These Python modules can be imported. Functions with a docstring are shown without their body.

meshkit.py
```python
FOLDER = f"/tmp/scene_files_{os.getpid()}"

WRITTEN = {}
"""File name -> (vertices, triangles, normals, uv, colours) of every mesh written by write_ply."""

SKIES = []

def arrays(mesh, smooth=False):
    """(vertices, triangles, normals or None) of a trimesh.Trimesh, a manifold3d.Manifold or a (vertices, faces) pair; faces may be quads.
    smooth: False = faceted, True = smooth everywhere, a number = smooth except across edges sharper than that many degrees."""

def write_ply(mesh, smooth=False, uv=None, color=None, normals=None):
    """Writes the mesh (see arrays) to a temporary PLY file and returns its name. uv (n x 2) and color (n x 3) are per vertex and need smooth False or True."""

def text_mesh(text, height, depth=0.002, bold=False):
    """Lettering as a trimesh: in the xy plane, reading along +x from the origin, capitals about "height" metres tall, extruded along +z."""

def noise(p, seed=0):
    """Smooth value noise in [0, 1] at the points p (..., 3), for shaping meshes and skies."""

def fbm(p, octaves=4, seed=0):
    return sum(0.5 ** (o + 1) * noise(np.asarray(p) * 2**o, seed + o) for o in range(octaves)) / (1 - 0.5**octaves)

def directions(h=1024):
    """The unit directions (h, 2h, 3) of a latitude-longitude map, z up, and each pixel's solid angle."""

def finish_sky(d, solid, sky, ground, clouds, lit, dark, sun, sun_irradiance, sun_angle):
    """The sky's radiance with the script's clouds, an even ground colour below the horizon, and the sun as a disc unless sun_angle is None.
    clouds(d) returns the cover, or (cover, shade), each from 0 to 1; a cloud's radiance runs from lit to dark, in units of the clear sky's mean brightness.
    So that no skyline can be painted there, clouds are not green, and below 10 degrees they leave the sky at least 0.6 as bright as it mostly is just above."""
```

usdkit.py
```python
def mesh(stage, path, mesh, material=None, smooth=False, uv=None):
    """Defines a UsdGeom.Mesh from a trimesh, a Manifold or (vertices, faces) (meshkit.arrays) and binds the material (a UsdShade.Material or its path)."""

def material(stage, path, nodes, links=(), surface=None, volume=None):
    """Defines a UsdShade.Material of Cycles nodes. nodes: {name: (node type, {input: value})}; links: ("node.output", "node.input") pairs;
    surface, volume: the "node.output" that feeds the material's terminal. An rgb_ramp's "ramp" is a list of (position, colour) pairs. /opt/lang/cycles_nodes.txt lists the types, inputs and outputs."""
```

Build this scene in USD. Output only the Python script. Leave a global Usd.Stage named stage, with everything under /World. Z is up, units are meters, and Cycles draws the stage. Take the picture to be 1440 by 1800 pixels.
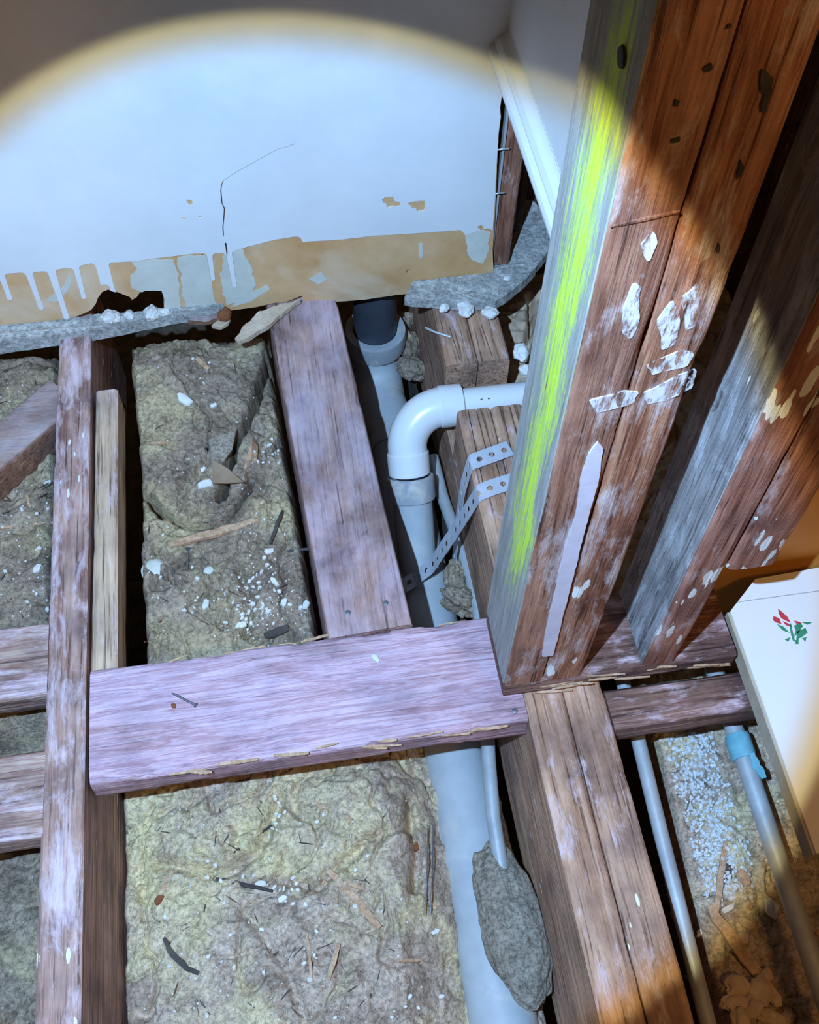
import math, random
import shapely.affinity
import numpy as np, trimesh, shapely
from shapely.geometry import Polygon, LineString, Point, MultiPolygon, box as sbox
from shapely.ops import unary_union
from pxr import Usd, UsdGeom, UsdLux, UsdShade, Gf, Sdf, Vt
import usdkit
from meshkit import noise, fbm

stage = Usd.Stage.CreateInMemory()
UsdGeom.SetStageUpAxis(stage, UsdGeom.Tokens.z)
UsdGeom.SetStageMetersPerUnit(stage, 1.0)
UsdGeom.Xform.Define(stage, '/World')
random.seed(7)
RNG = np.random.default_rng(7)

# ------------------------------------------------------------------ camera
# z = 0 is the top of the floor framing, X runs along the plastered wall, Y along the joists
F, TILT, YAW, ROLL, H = 1841.5, 0.578774, 0.185430, 0.0326013, 1.2
_c, _s = math.cos(YAW), math.sin(YAW)
FWD = np.array([_s * math.sin(TILT), _c * math.sin(TILT), -math.cos(TILT)])
_r = np.array([_c, -_s, 0.0]); _u = np.cross(_r, FWD)
RIGHT = math.cos(ROLL) * _r + math.sin(ROLL) * _u
UP = -math.sin(ROLL) * _r + math.cos(ROLL) * _u
EYE = np.array([0.0, 0.0, H])
EXPOSURE = 0.0
cam = UsdGeom.Camera.Define(stage, '/World/camera')
cam.CreateHorizontalApertureAttr(36.0); cam.CreateVerticalApertureAttr(45.0)
cam.CreateFocalLengthAttr(36.0 * F / 1440)
cam.CreateClippingRangeAttr(Gf.Vec2f(0.02, 100))
cam.CreateExposureAttr(EXPOSURE)
M4 = Gf.Matrix4d(*RIGHT, 0, *UP, 0, *(-FWD), 0, *EYE, 1)
cam.AddTransformOp().Set(M4)


def at(px, py, v=0.0, axis=2):
    """the point of the plane (axis = v) that the photograph shows at a pixel: used to measure where things stand"""
    d = FWD * F + RIGHT * (px - 720) - UP * (py - 900)
    return EYE + d * (v - EYE[axis]) / d[axis]


# ------------------------------------------------------------------ light
# a hand torch held left of the phone (blue-white core, wider yellowish spill), a dim warm room light, warm ambient
def spot(name, pos, aim, angle, soft, color, power, radius=0.008):
    l = UsdLux.SphereLight.Define(stage, '/World/' + name)
    l.CreateRadiusAttr(radius); l.CreateIntensityAttr(power); l.CreateColorAttr(Gf.Vec3f(*color)); l.CreateNormalizeAttr(True)
    sh = UsdLux.ShapingAPI.Apply(l.GetPrim()); sh.CreateShapingConeAngleAttr(angle); sh.CreateShapingConeSoftnessAttr(soft)
    z = np.array(pos, float) - np.array(aim, float); z /= np.linalg.norm(z)
    x = np.cross([0, 1, 0], z); x /= np.linalg.norm(x); y = np.cross(z, x)
    l.AddTransformOp().Set(Gf.Matrix4d(*x, 0, *y, 0, *z, 0, *map(float, pos), 1))


TORCH = np.array([-0.235, 0.012, 1.435])
AIM = TORCH + np.array([0.152, 0.492, -1.0])
spot('torch_core', TORCH, AIM, 24.3, 0.15, (0.05, 0.40, 1.0), 52)
spot('torch_spill', TORCH, AIM, 24.6, 0.03, (1.0, 0.88, 0.42), 20.5)
dome = UsdLux.DomeLight.Define(stage, '/World/ambient')
dome.CreateIntensityAttr(0.022); dome.CreateColorAttr(Gf.Vec3f(1.0, 0.68, 0.34))
lamp = UsdLux.RectLight.Define(stage, '/World/room_lamp')
lamp.CreateWidthAttr(0.3); lamp.CreateHeightAttr(0.3); lamp.CreateIntensityAttr(27.0); lamp.CreateColorAttr(Gf.Vec3f(1.0, 0.54, 0.18))
lamp.AddTranslateOp().Set(Gf.Vec3d(0.85, -0.65, 1.95)); lamp.AddRotateXYZOp().Set(Gf.Vec3f(38, 14, 0))

# ------------------------------------------------------------------ materials
LOOKS = '/World/Looks'
UsdGeom.Scope.Define(stage, LOOKS)
AXS = {'x': (0.07, 1, 1), 'y': (1, 0.07, 1), 'z': (1, 1, 0.07)}


def wood(name, axis, dark, light, dust=0.5, dustcol=(.62, .56, .60), splat=0.0, ring=0.0, stain=0.6, rough=0.8, splatcol=(.80, .78, .76), grain=110, ds=34, dw=.14, dstr=.30):
    a = AXS[axis]
    n = {
        'g': ('geometry', {}),
        'm': ('mapping', {'scale': a}),
        'n1': ('noise_texture', {'scale': grain, 'detail': 6, 'roughness': 0.65, 'distortion': 0.4}),
        'r1': ('rgb_ramp', {'ramp': [(0.35, dark), (0.65, light)]}),
        'n2': ('noise_texture', {'scale': 11, 'detail': 5, 'roughness': 0.6}),
        'r2': ('rgb_ramp', {'ramp': [(0.40, (1, 1, 1)), (0.68, (1 - stain, 1 - stain, 1 - stain * 0.9))]}),
        'mul0': ('mix', {'mix_type': 'multiply', 'fac': 1.0}),
        'mul': ('mix', {'mix_type': 'multiply', 'fac': 1.0}),
        'mf': ('mapping', {'scale': tuple(1.0 if k > 0.5 else 0.03 for k in a)}),
        'n5': ('noise_texture', {'scale': 240, 'detail': 4, 'roughness': 0.6}),
        'r5': ('rgb_ramp', {'ramp': [(0.34, (.34, .30, .30)), (0.45, (1, 1, 1)), (0.62, (1, 1, 1)), (0.72, (1.25, 1.25, 1.25))]}),
        'hb': ('math', {'math_type': 'multiply_add', 'value2': 0.6}),
        'md': ('mapping', {'scale': tuple(1.0 if k > 0.5 else dstr for k in a)}),
        'n3': ('noise_texture', {'scale': ds, 'detail': 10, 'roughness': 0.72, 'distortion': 0.3}),
        'r3': ('rgb_ramp', {'ramp': [(0.66 - 0.30 * dust, (0, 0, 0)), (0.66 + dw - 0.30 * dust, (.88, .88, .88))]}),
        'mx': ('mix', {'color2': dustcol}),
        'b': ('bump', {'strength': 0.75, 'distance': 0.004}),
        'p': ('principled_bsdf', {'roughness': rough, 'specular_ior_level': 0.3}),
    }
    l = [('g.position', 'm.vector'), ('m.vector', 'n1.vector'), ('n1.fac', 'r1.fac'), ('g.position', 'n2.vector'), ('n2.fac', 'r2.fac'),
         ('r1.color', 'mul0.color1'), ('r2.color', 'mul0.color2'), ('g.position', 'mf.vector'), ('mf.vector', 'n5.vector'), ('n5.fac', 'r5.fac'), ('mul0.color', 'mul.color1'), ('r5.color', 'mul.color2'), ('g.position', 'md.vector'), ('md.vector', 'n3.vector'), ('n3.fac', 'r3.fac'),
         ('n5.fac', 'hb.value1'), ('n1.fac', 'hb.value3'), ('hb.value', 'b.height'), ('b.normal', 'p.normal')]
    if axis == 'z':
        l.append(('r3.color', 'mx.fac'))
    else:   # dust lies on what faces up
        n['sn'] = ('separate_xyz', {}); n['up'] = ('map_range', {'from_min': .2, 'from_max': .8, 'to_min': .12, 'to_max': 1.0, 'clamp': True}); n['du'] = ('math', {'math_type': 'multiply'})
        l += [('g.normal', 'sn.vector'), ('sn.z', 'up.value'), ('r3.color', 'du.value1'), ('up.result', 'du.value2'), ('du.value', 'mx.fac')]
    l.append(('mul.color', 'mx.color1')); last = 'mx.color'
    if ring:
        n['mw'] = ('mapping', {'scale': tuple(1.0 if k > 0.5 else 0.06 for k in a)})
        n['wv'] = ('noise_texture', {'scale': ring, 'detail': 3, 'roughness': 0.5, 'distortion': 0.8})
        n['rw'] = ('rgb_ramp', {'ramp': [(0.40, (1, 1, 1)), (0.46, (.62, .46, .46)), (0.50, (1, 1, 1)), (0.55, (.70, .55, .55)), (0.60, (1, 1, 1))]})
        n['mw2'] = ('mix', {'mix_type': 'multiply', 'fac': 0.8})
        l += [('g.position', 'mw.vector'), ('mw.vector', 'wv.vector'), ('wv.fac', 'rw.fac'), (last, 'mw2.color1'), ('rw.color', 'mw2.color2')]
        last = 'mw2.color'
    if splat:
        n['ms'] = ('mapping', {'scale': tuple(1.0 if k > 0.5 else 0.26 for k in a)})
        n['nd'] = ('noise_texture', {'scale': 150, 'detail': 4})
        n['vs'] = ('voronoi_texture', {'scale': 84, 'randomness': 1.0})
        n['ad'] = ('math', {'math_type': 'multiply_add', 'value2': 0.55})
        n['ns'] = ('noise_texture', {'scale': 7, 'detail': 3})
        n['th'] = ('map_range', {'from_min': .44, 'from_max': .62, 'to_min': 0.05, 'to_max': splat + .12, 'clamp': True})
        n['lt'] = ('math', {'math_type': 'less_than'})
        n['mxs'] = ('mix', {'color2': splatcol})
        l += [('g.position', 'ms.vector'), ('ms.vector', 'vs.vector'), ('ms.vector', 'nd.vector'), ('nd.fac', 'ad.value1'), ('vs.distance', 'ad.value3'),
              ('g.position', 'ns.vector'), ('ns.fac', 'th.value'), ('ad.value', 'lt.value1'), ('th.result', 'lt.value2'), ('lt.value', 'mxs.fac'), (last, 'mxs.color1')]
        last = 'mxs.color'
    l.append((last, 'p.base_color'))
    return usdkit.material(stage, f'{LOOKS}/{name}', n, l, surface='p.BSDF')


def mottled(name, c1, c2, scale=30, rough=0.7, bump=0.3, bscale=None, c3=None, t3=0.62, s3=6, spec=0.3, bdist=0.003, metallic=0.0, specks=None, grit=0.0, gs=170):
    n = {
        'g': ('geometry', {}),
        'n1': ('noise_texture', {'scale': scale, 'detail': 8, 'roughness': 0.65}),
        'r1': ('rgb_ramp', {'ramp': [(0.33, c1), (0.67, c2)]}),
        'nb': ('noise_texture', {'scale': bscale or scale * 4, 'detail': 6, 'roughness': 0.7}),
        'b': ('bump', {'strength': bump, 'distance': bdist}),
        'p': ('principled_bsdf', {'roughness': rough, 'specular_ior_level': spec, 'metallic': metallic}),
    }
    l = [('g.position', 'n1.vector'), ('n1.fac', 'r1.fac'), ('g.position', 'nb.vector'), ('nb.fac', 'b.height'), ('b.normal', 'p.normal')]
    last = 'r1.color'
    if c3 is not None:
        n['n3'] = ('noise_texture', {'scale': s3, 'detail': 5, 'roughness': 0.6, 'distortion': 0.5})
        n['r3'] = ('rgb_ramp', {'ramp': [(t3 - 0.1, (0, 0, 0)), (t3 + 0.1, (1, 1, 1))]})
        n['m3'] = ('mix', {'color2': c3})
        l += [('g.position', 'n3.vector'), ('n3.fac', 'r3.fac'), ('r3.color', 'm3.fac'), (last, 'm3.color1')]
        last = 'm3.color'
    if specks:
        col, sc, th = specks
        n['vv'] = ('voronoi_texture', {'scale': sc, 'randomness': 1.0})
        n['nn'] = ('noise_texture', {'scale': 14, 'detail': 3})
        n['tt'] = ('math', {'math_type': 'multiply', 'value2': th})
        n['ll'] = ('math', {'math_type': 'less_than'})
        n['ms'] = ('mix', {'color2': col})
        l += [('g.position', 'vv.vector'), ('g.position', 'nn.vector'), ('nn.fac', 'tt.value1'), ('vv.distance', 'll.value1'), ('tt.value', 'll.value2'), ('ll.value', 'ms.fac'), (last, 'ms.color1')]
        last = 'ms.color'
    if grit:
        n['ng'] = ('noise_texture', {'scale': gs, 'detail': 5, 'roughness': 0.7}); n['rg'] = ('rgb_ramp', {'ramp': [(.36, (1 - grit,) * 3), (.52, (1, 1, 1)), (.66, (1 + grit * .5,) * 3)]})
        n['nh'] = ('noise_texture', {'scale': 55, 'detail': 4, 'roughness': 0.65, 'distortion': 1.2}); n['rh'] = ('rgb_ramp', {'ramp': [(.47, (1, 1, 1)), (.50, (1 - grit * 1.1,) * 3), (.53, (1, 1, 1))]})
        n['mg'] = ('mix', {'mix_type': 'multiply', 'fac': 1.0}); n['mh'] = ('mix', {'mix_type': 'multiply', 'fac': 1.0})
        l += [('g.position', 'ng.vector'), ('ng.fac', 'rg.fac'), (last, 'mg.color1'), ('rg.color', 'mg.color2'), ('g.position', 'nh.vector'), ('nh.fac', 'rh.fac'), ('mg.color', 'mh.color1'), ('rh.color', 'mh.color2')]
        last = 'mh.color'
    l.append((last, 'p.base_color'))
    return usdkit.material(stage, f'{LOOKS}/{name}', n, l, surface='p.BSDF')


def scuff(name, col, lo=.44, hi=.56, st=(1, 1, .35)):
    """thin worn paint: broken coverage through which the wood shows"""
    n = {'g': ('geometry', {}), 'm': ('mapping', {'scale': st}), 'n': ('noise_texture', {'scale': 120, 'detail': 7, 'roughness': .7}), 'r': ('rgb_ramp', {'ramp': [(lo, (0, 0, 0)), (hi, (1, 1, 1))]}),
         't': ('transparent_bsdf', {'color': (1, 1, 1)}), 'p': ('principled_bsdf', {'base_color': col, 'roughness': .7}), 'x': ('mix_closure', {})}
    l = [('g.position', 'm.vector'), ('m.vector', 'n.vector'), ('n.fac', 'r.fac'), ('r.color', 'x.fac'), ('t.BSDF', 'x.closure1'), ('p.BSDF', 'x.closure2')]
    return usdkit.material(stage, f'{LOOKS}/{name}', n, l, surface='x.closure')


RED = ((.24, .085, .045), (.54, .27, .18))
DC = (.74, .58, .64)
MAT = {
    'joist_y': wood('aged_joist_wood', 'y', (.32, .16, .12), (.62, .40, .33), dust=.60, splat=.36, dustcol=DC),
    'joist_tan': wood('tan_joist_wood', 'y', (.42, .22, .13), (.68, .42, .29), dust=.36, splat=.30, grain=80, dustcol=DC),
    'wide_joist': wood('dusty_wide_joist_wood', 'y', (.36, .20, .16), (.56, .36, .32), dust=.82, dustcol=(.66, .52, .62), grain=70, ds=9, dw=.30, dstr=.55),
    'block_x': wood('dusty_blocking_wood', 'x', (.46, .27, .27), (.66, .44, .48), dust=1.05, dustcol=(.82, .62, .78), ring=85, ds=7, dw=.34, dstr=.4),
    'block_left': wood('pale_blocking_wood', 'x', (.38, .22, .17), (.64, .46, .38), dust=.6, ring=70, splat=.3, dustcol=DC),
    'post': wood('stud_wood', 'z', *RED, dust=.52, stain=.5, splat=.25, dustcol=(.62, .52, .52)),
    'post_ring': wood('ringed_stud_wood', 'z', (.28, .095, .045), (.60, .30, .18), dust=.47, splat=.60, ring=75, stain=.4, dustcol=(.66, .56, .56)),
    'post_far': wood('spattered_stud_wood', 'z', (.26, .09, .055), (.52, .24, .17), dust=.40, splat=.62, stain=.5, dustcol=(.55, .45, .45)),
    'plate': wood('sill_plate_wood', 'x', (.18, .09, .06), (.42, .24, .19), dust=.5, ring=60, dustcol=DC),
    'cleat': wood('pale_cleat_wood', 'y', (.54, .36, .23), (.76, .56, .40), dust=.4, stain=.35, dustcol=DC),
    'brace': wood('brace_wood', 'x', (.18, .075, .035), (.38, .19, .11), dust=1.1, dustcol=(.52, .45, .48), dw=.35, ds=9, dstr=.7),
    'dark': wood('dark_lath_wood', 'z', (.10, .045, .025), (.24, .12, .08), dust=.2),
    'splinter': mottled('fresh_splinter_wood', (.48, .28, .16), (.68, .46, .30), 60, rough=.8, bump=.5, grit=.25),
    'twig': mottled('dark_twig_bark', (.03, .025, .022), (.09, .07, .06)),
    'paint': mottled('white_wall_paint', (.70, .71, .72), (.80, .81, .82), 5, rough=.55, bump=.08, bscale=40, c3=(.64, .66, .70), t3=.66, s3=3),
    'tan': mottled('tan_plaster', (.56, .30, .12), (.72, .46, .25), 9, rough=.8, bump=.25, c3=(.74, .58, .42), t3=.60, s3=5),
    'primer': mottled('pale_primer', (.56, .56, .48), (.66, .66, .60), 20, rough=.7, bump=.2),
    'mortar': mottled('grey_mortar', (.34, .34, .33), (.58, .57, .54), 40, rough=.9, bump=.8, c3=(.72, .72, .70), t3=.64, s3=30, grit=.4),
    'plaster': mottled('broken_plaster', (.62, .60, .56), (.86, .85, .84), 60, rough=.85, bump=.5),
    'insul': mottled('grey_insulation', (.22, .165, .12), (.50, .385, .29), 24, rough=1.0, bump=1.0, bscale=150, c3=(.60, .48, .29), t3=.565, s3=8, spec=.05, bdist=.004, specks=((.75, .74, .72), 120, .16), grit=.42),
    'insul_yellow': mottled('yellow_insulation', (.38, .285, .215), (.78, .61, .48), 24, rough=1.0, bump=1.0, bscale=150, c3=(.82, .68, .40), t3=.565, s3=9, spec=.05, bdist=.004, specks=((.78, .76, .72), 120, .13), grit=.40),
    'clump': mottled('clumped_insulation', (.30, .25, .20), (.48, .41, .33), 30, rough=1.0, bump=1.0, bscale=120, spec=.05, bdist=.005, grit=.45),
    'soil': mottled('dark_soil', (.05, .04, .03), (.16, .13, .10), 40, rough=1.0, bump=.8),
    'granule': mottled('white_granules', (.52, .54, .56), (.82, .84, .86), 200, rough=.8),
    'pvc_white': mottled('white_pvc', (.74, .75, .77), (.80, .81, .83), 8, rough=.28, bump=.02, spec=.5),
    'pvc_grey': mottled('grey_pipe', (.34, .37, .40), (.46, .50, .53), 10, rough=.5, bump=.1, spec=.4, c3=(.58, .55, .50), t3=.64, s3=14),
    'hub_grey': mottled('grey_hub', (.30, .32, .35), (.40, .43, .46), 14, rough=.6, bump=.1, c3=(.58, .55, .50), t3=.60, s3=30),
    'pvc_black': mottled('black_pipe', (.035, .04, .055), (.06, .07, .09), 12, rough=.45, bump=.05),
    'galv': mottled('galvanised_pipe', (.38, .40, .42), (.50, .52, .54), 30, rough=.45, bump=.15, spec=.5, metallic=.2),
    'strap': mottled('galvanised_strap', (.46, .48, .54), (.58, .60, .66), 40, rough=.4, bump=.05, metallic=.1),
    'tape': mottled('blue_green_tape', (.12, .34, .42), (.24, .52, .60), 40, rough=.5, bump=.2),
    'tile': mottled('white_glazed_tile', (.80, .78, .76), (.84, .82, .80), 4, rough=.25, bump=.02, spec=.5),
    'tile_body': mottled('tan_backer', (.42, .34, .24), (.52, .43, .32), 40, rough=.8),
    'panel': mottled('orange_hardboard', (.78, .34, .06), (.86, .40, .09), 8, rough=.6, bump=.08),
    'red': mottled('red_print', (.55, .03, .05), (.62, .06, .08)),
    'green': mottled('green_print', (.03, .22, .10), (.06, .30, .16)),
    'steel': mottled('dark_nail_steel', (.14, .14, .16), (.24, .24, .26), rough=.45, metallic=.6),
    'rust': mottled('rusty_brown', (.16, .05, .02), (.28, .10, .04), 80, rough=.9),
    'paper': mottled('brown_kraft_paper', (.24, .16, .10), (.36, .26, .17), 20, rough=.8, bump=.2),
    'whitepaint_smear': mottled('dried_white_paint', (.62, .56, .64), (.72, .66, .76), 30, rough=.6, bump=.1),
    'stone': mottled('tan_rubble', (.46, .34, .24), (.68, .52, .38), 40, rough=.9, bump=.5),
}


def lime():
    """weathered stud face brushed with lime-yellow marking paint: a streaky band along the face"""
    n = {
        'g': ('geometry', {}), 'sx': ('separate_xyz', {}),
        'm': ('mapping', {'scale': (1, 1, .09)}),
        'n1': ('noise_texture', {'scale': 120, 'detail': 6, 'roughness': .65, 'distortion': .3}),
        'base': ('rgb_ramp', {'ramp': [(.3, (.25, .24, .22)), (.7, (.46, .46, .44))]}),
        'n2': ('noise_texture', {'scale': 150, 'detail': 7, 'roughness': .75}),
        'n4': ('noise_texture', {'scale': 9, 'detail': 3}),
        'wob': ('math', {'math_type': 'multiply_add', 'value2': .05}),
        'y': ('map_range', {'from_min': .556, 'from_max': .625, 'to_min': 1.0, 'to_max': 0.0, 'clamp': True}),
        'y2': ('map_range', {'from_min': .500, 'from_max': .545, 'to_min': 0.0, 'to_max': 1.0, 'clamp': True}),
        'z1': ('map_range', {'from_min': .97, 'from_max': .84, 'to_min': 0.0, 'to_max': 1.0, 'clamp': True}),
        'z2': ('map_range', {'from_min': .08, 'from_max': .30, 'to_min': 0.0, 'to_max': 1.0, 'clamp': True}),
        'a': ('math', {'math_type': 'multiply'}), 'a2': ('math', {'math_type': 'multiply'}), 'a3': ('math', {'math_type': 'multiply'}),
        's': ('math', {'math_type': 'multiply_add', 'value2': .41}),
        'r': ('rgb_ramp', {'ramp': [(.70, (0, 0, 0)), (.82, (.5, .5, .5)), (.95, (1, 1, 1))]}),
        'mx': ('mix', {'color2': (.66, .92, .07)}),
        'b': ('bump', {'strength': .5, 'distance': .004}),
        'p': ('principled_bsdf', {'roughness': .75, 'specular_ior_level': .3}),
    }
    l = [('g.position', 'm.vector'), ('m.vector', 'n1.vector'), ('n1.fac', 'base.fac'), ('m.vector', 'n2.vector'), ('g.position', 'sx.vector'), ('g.position', 'n4.vector'),
         ('n4.fac', 'wob.value1'), ('sx.y', 'wob.value3'), ('wob.value', 'y.value'), ('wob.value', 'y2.value'), ('sx.z', 'z1.value'), ('sx.z', 'z2.value'),
         ('y.result', 'a.value1'), ('y2.result', 'a.value2'), ('a.value', 'a2.value1'), ('z1.result', 'a2.value2'), ('a2.value', 'a3.value1'), ('z2.result', 'a3.value2'),
         ('a3.value', 's.value1'), ('n2.fac', 's.value3'), ('s.value', 'r.fac'), ('r.color', 'mx.fac'), ('base.color', 'mx.color1'), ('mx.color', 'p.base_color'),
         ('n1.fac', 'b.height'), ('b.normal', 'p.normal')]
    return usdkit.material(stage, f'{LOOKS}/lime_brushed_wood', n, l, surface='p.BSDF')


MAT['lime'] = lime()
MAT['scuff'] = scuff('scuffed_white_paint', (.76, .72, .74))
MAT['weathered'] = wood('weathered_grey_face', 'z', (.22, .20, .19), (.46, .44, .44), dust=.5, splat=.28, dustcol=(.62, .62, .66), stain=.4)
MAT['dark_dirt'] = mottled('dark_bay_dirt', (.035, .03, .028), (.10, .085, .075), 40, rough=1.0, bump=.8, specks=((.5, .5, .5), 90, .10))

# ------------------------------------------------------------------ prim helpers
USED = {}


def numbered(parent, name):
    k = USED.get((parent, name), 0)
    USED[(parent, name)] = k + 1
    return f'{parent}/{name}' + (f'_{k:03d}' if k else '')


def say(prim, label=None, cat=None, group=None, kind=None):
    for k, v in (('label', label), ('category', cat), ('group', group), ('kind', kind)):
        if v:
            prim.SetCustomDataByKey(k, v)


def thing(name, label=None, cat=None, base=(0, 0, 0), group=None, kind=None):
    path = numbered('/World', name)
    x = UsdGeom.Xform.Define(stage, path)
    x.AddTranslateOp().Set(Gf.Vec3d(*map(float, base)))
    say(x.GetPrim(), label, cat, group, kind)
    return path, np.array(base, float)


def part(name, mesh, mat, parent, smooth=30, label=None, kind=None):
    """a mesh given in world coordinates, stored relative to its thing's base"""
    pp, base = parent
    v, f = (mesh.vertices, mesh.faces) if isinstance(mesh, trimesh.Trimesh) else mesh
    path = numbered(pp, name)
    m = usdkit.mesh(stage, path, trimesh.Trimesh(np.asarray(v) - base, f, process=False), MAT[mat] if isinstance(mat, str) else mat, smooth)
    say(m.GetPrim(), label=label, kind=kind)
    return path, base


def single(name, mesh, mat, label=None, cat=None, group=None, kind=None, smooth=30):
    """a thing that is one mesh"""
    v = np.asarray(mesh.vertices)
    base = np.array([(v[:, 0].min() + v[:, 0].max()) / 2, (v[:, 1].min() + v[:, 1].max()) / 2, v[:, 2].min()])
    path = numbered('/World', name)
    m = usdkit.mesh(stage, path, trimesh.Trimesh(v - base, mesh.faces, process=False), MAT[mat] if isinstance(mat, str) else mat, smooth)
    UsdGeom.Xformable(m).AddTranslateOp().Set(Gf.Vec3d(*map(float, base)))
    say(m.GetPrim(), label, cat, group, kind)
    return path


# ------------------------------------------------------------------ shape helpers
def unit(v):
    v = np.asarray(v, float)
    return v / np.linalg.norm(v)


def beam(A, B, w, h, up=(0, 0, 1), r=0.004, step=0.008, rough=0.0012, wear=0.006, seed=0, m=7):
    """sawn timber with its top centre line from A to B, worn and slightly uneven"""
    A, B = np.asarray(A, float), np.asarray(B, float)
    d = unit(B - A); s = unit(np.cross(d, up)); t = np.cross(s, d)
    L = np.linalg.norm(B - A); n = max(2, int(L / step) + 1)
    ring = []
    cs = [(w / 2, 0), (w / 2, -h), (-w / 2, -h), (-w / 2, 0)]
    for k in range(4):
        (x0, y0), (x1, y1) = cs[k], cs[(k + 1) % 4]
        ex, ey = np.sign(x1 - x0), np.sign(y1 - y0)
        for q in np.linspace(0, 1, m):
            ring.append((x0 + ex * r + (x1 - x0 - 2 * ex * r) * q, y0 + ey * r + (y1 - y0 - 2 * ey * r) * q, min(q, 1 - q)))
    ring = np.array(ring); R = len(ring)
    u = np.linspace(0, L, n)
    P = A + u[:, None, None] * d + ring[None, :, 0, None] * s + ring[None, :, 1, None] * t
    cen = A + u[:, None, None] * d - h / 2 * t
    out = P - cen; out /= np.linalg.norm(out, axis=2, keepdims=True)
    q = np.stack([(P @ d) * 6, (P @ s) * 60, (P @ t) * 60], -1) + seed * 13.7
    q2 = np.stack([(P @ d) * 28, (P @ s) * 40, (P @ t) * 40], -1) + seed * 5.1
    corner = np.exp(-(ring[None, :, 2] / 0.10) ** 2)
    dis = rough * 2 * (fbm(q, 3) - .5) - wear * corner * np.clip(fbm(q2, 3) - .52, 0, 1) * 2
    P = P + out * dis[..., None]
    v = P.reshape(-1, 3)
    i, j = np.meshgrid(np.arange(n - 1), np.arange(R), indexing='ij')
    a, b = i * R + j, i * R + (j + 1) % R
    f = np.concatenate([np.stack([a, b, b + R], -1).reshape(-1, 3), np.stack([a, b + R, a + R], -1).reshape(-1, 3)])
    c0, c1 = len(v), len(v) + 1
    v = np.vstack([v, P[0].mean(0), P[-1].mean(0)])
    k = np.arange(R); k2 = (k + 1) % R
    f = np.vstack([f, np.stack([np.full(R, c0), k2, k], -1), np.stack([np.full(R, c1), (n - 1) * R + k, (n - 1) * R + k2], -1)])
    mesh = trimesh.Trimesh(v, f, process=False)
    if mesh.volume < 0:
        mesh.invert()
    return mesh


def tube(path, rad, n=28, cap=True):
    path = np.asarray(path, float)
    rad = np.full(len(path), rad) if np.ndim(rad) == 0 else np.asarray(rad, float)
    T = np.gradient(path, axis=0); T /= np.linalg.norm(T, axis=1, keepdims=True)
    a = unit(np.cross(T[0], [0.3, 0.2, 0.93] if abs(T[0][2]) < .9 else [1, 0, 0]))
    rings = []
    ang = np.linspace(0, 2 * np.pi, n, endpoint=False)
    for p, t, r in zip(path, T, rad):
        a = unit(a - t * (a @ t)); b = np.cross(t, a)
        rings.append(p + r * (np.cos(ang)[:, None] * a + np.sin(ang)[:, None] * b))
    v = np.vstack(rings); m = len(path)
    i, j = np.meshgrid(np.arange(m - 1), np.arange(n), indexing='ij')
    q, w = i * n + j, i * n + (j + 1) % n
    f = np.concatenate([np.stack([q, w, w + n], -1).reshape(-1, 3), np.stack([q, w + n, q + n], -1).reshape(-1, 3)])
    if cap:
        v = np.vstack([v, path[0], path[-1]]); c0 = len(v) - 2
        k = np.arange(n); k2 = (k + 1) % n
        f = np.vstack([f, np.stack([np.full(n, c0), k2, k], -1), np.stack([np.full(n, c0 + 1), (m - 1) * n + k, (m - 1) * n + k2], -1)])
    return trimesh.Trimesh(v, f, process=False)


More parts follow.
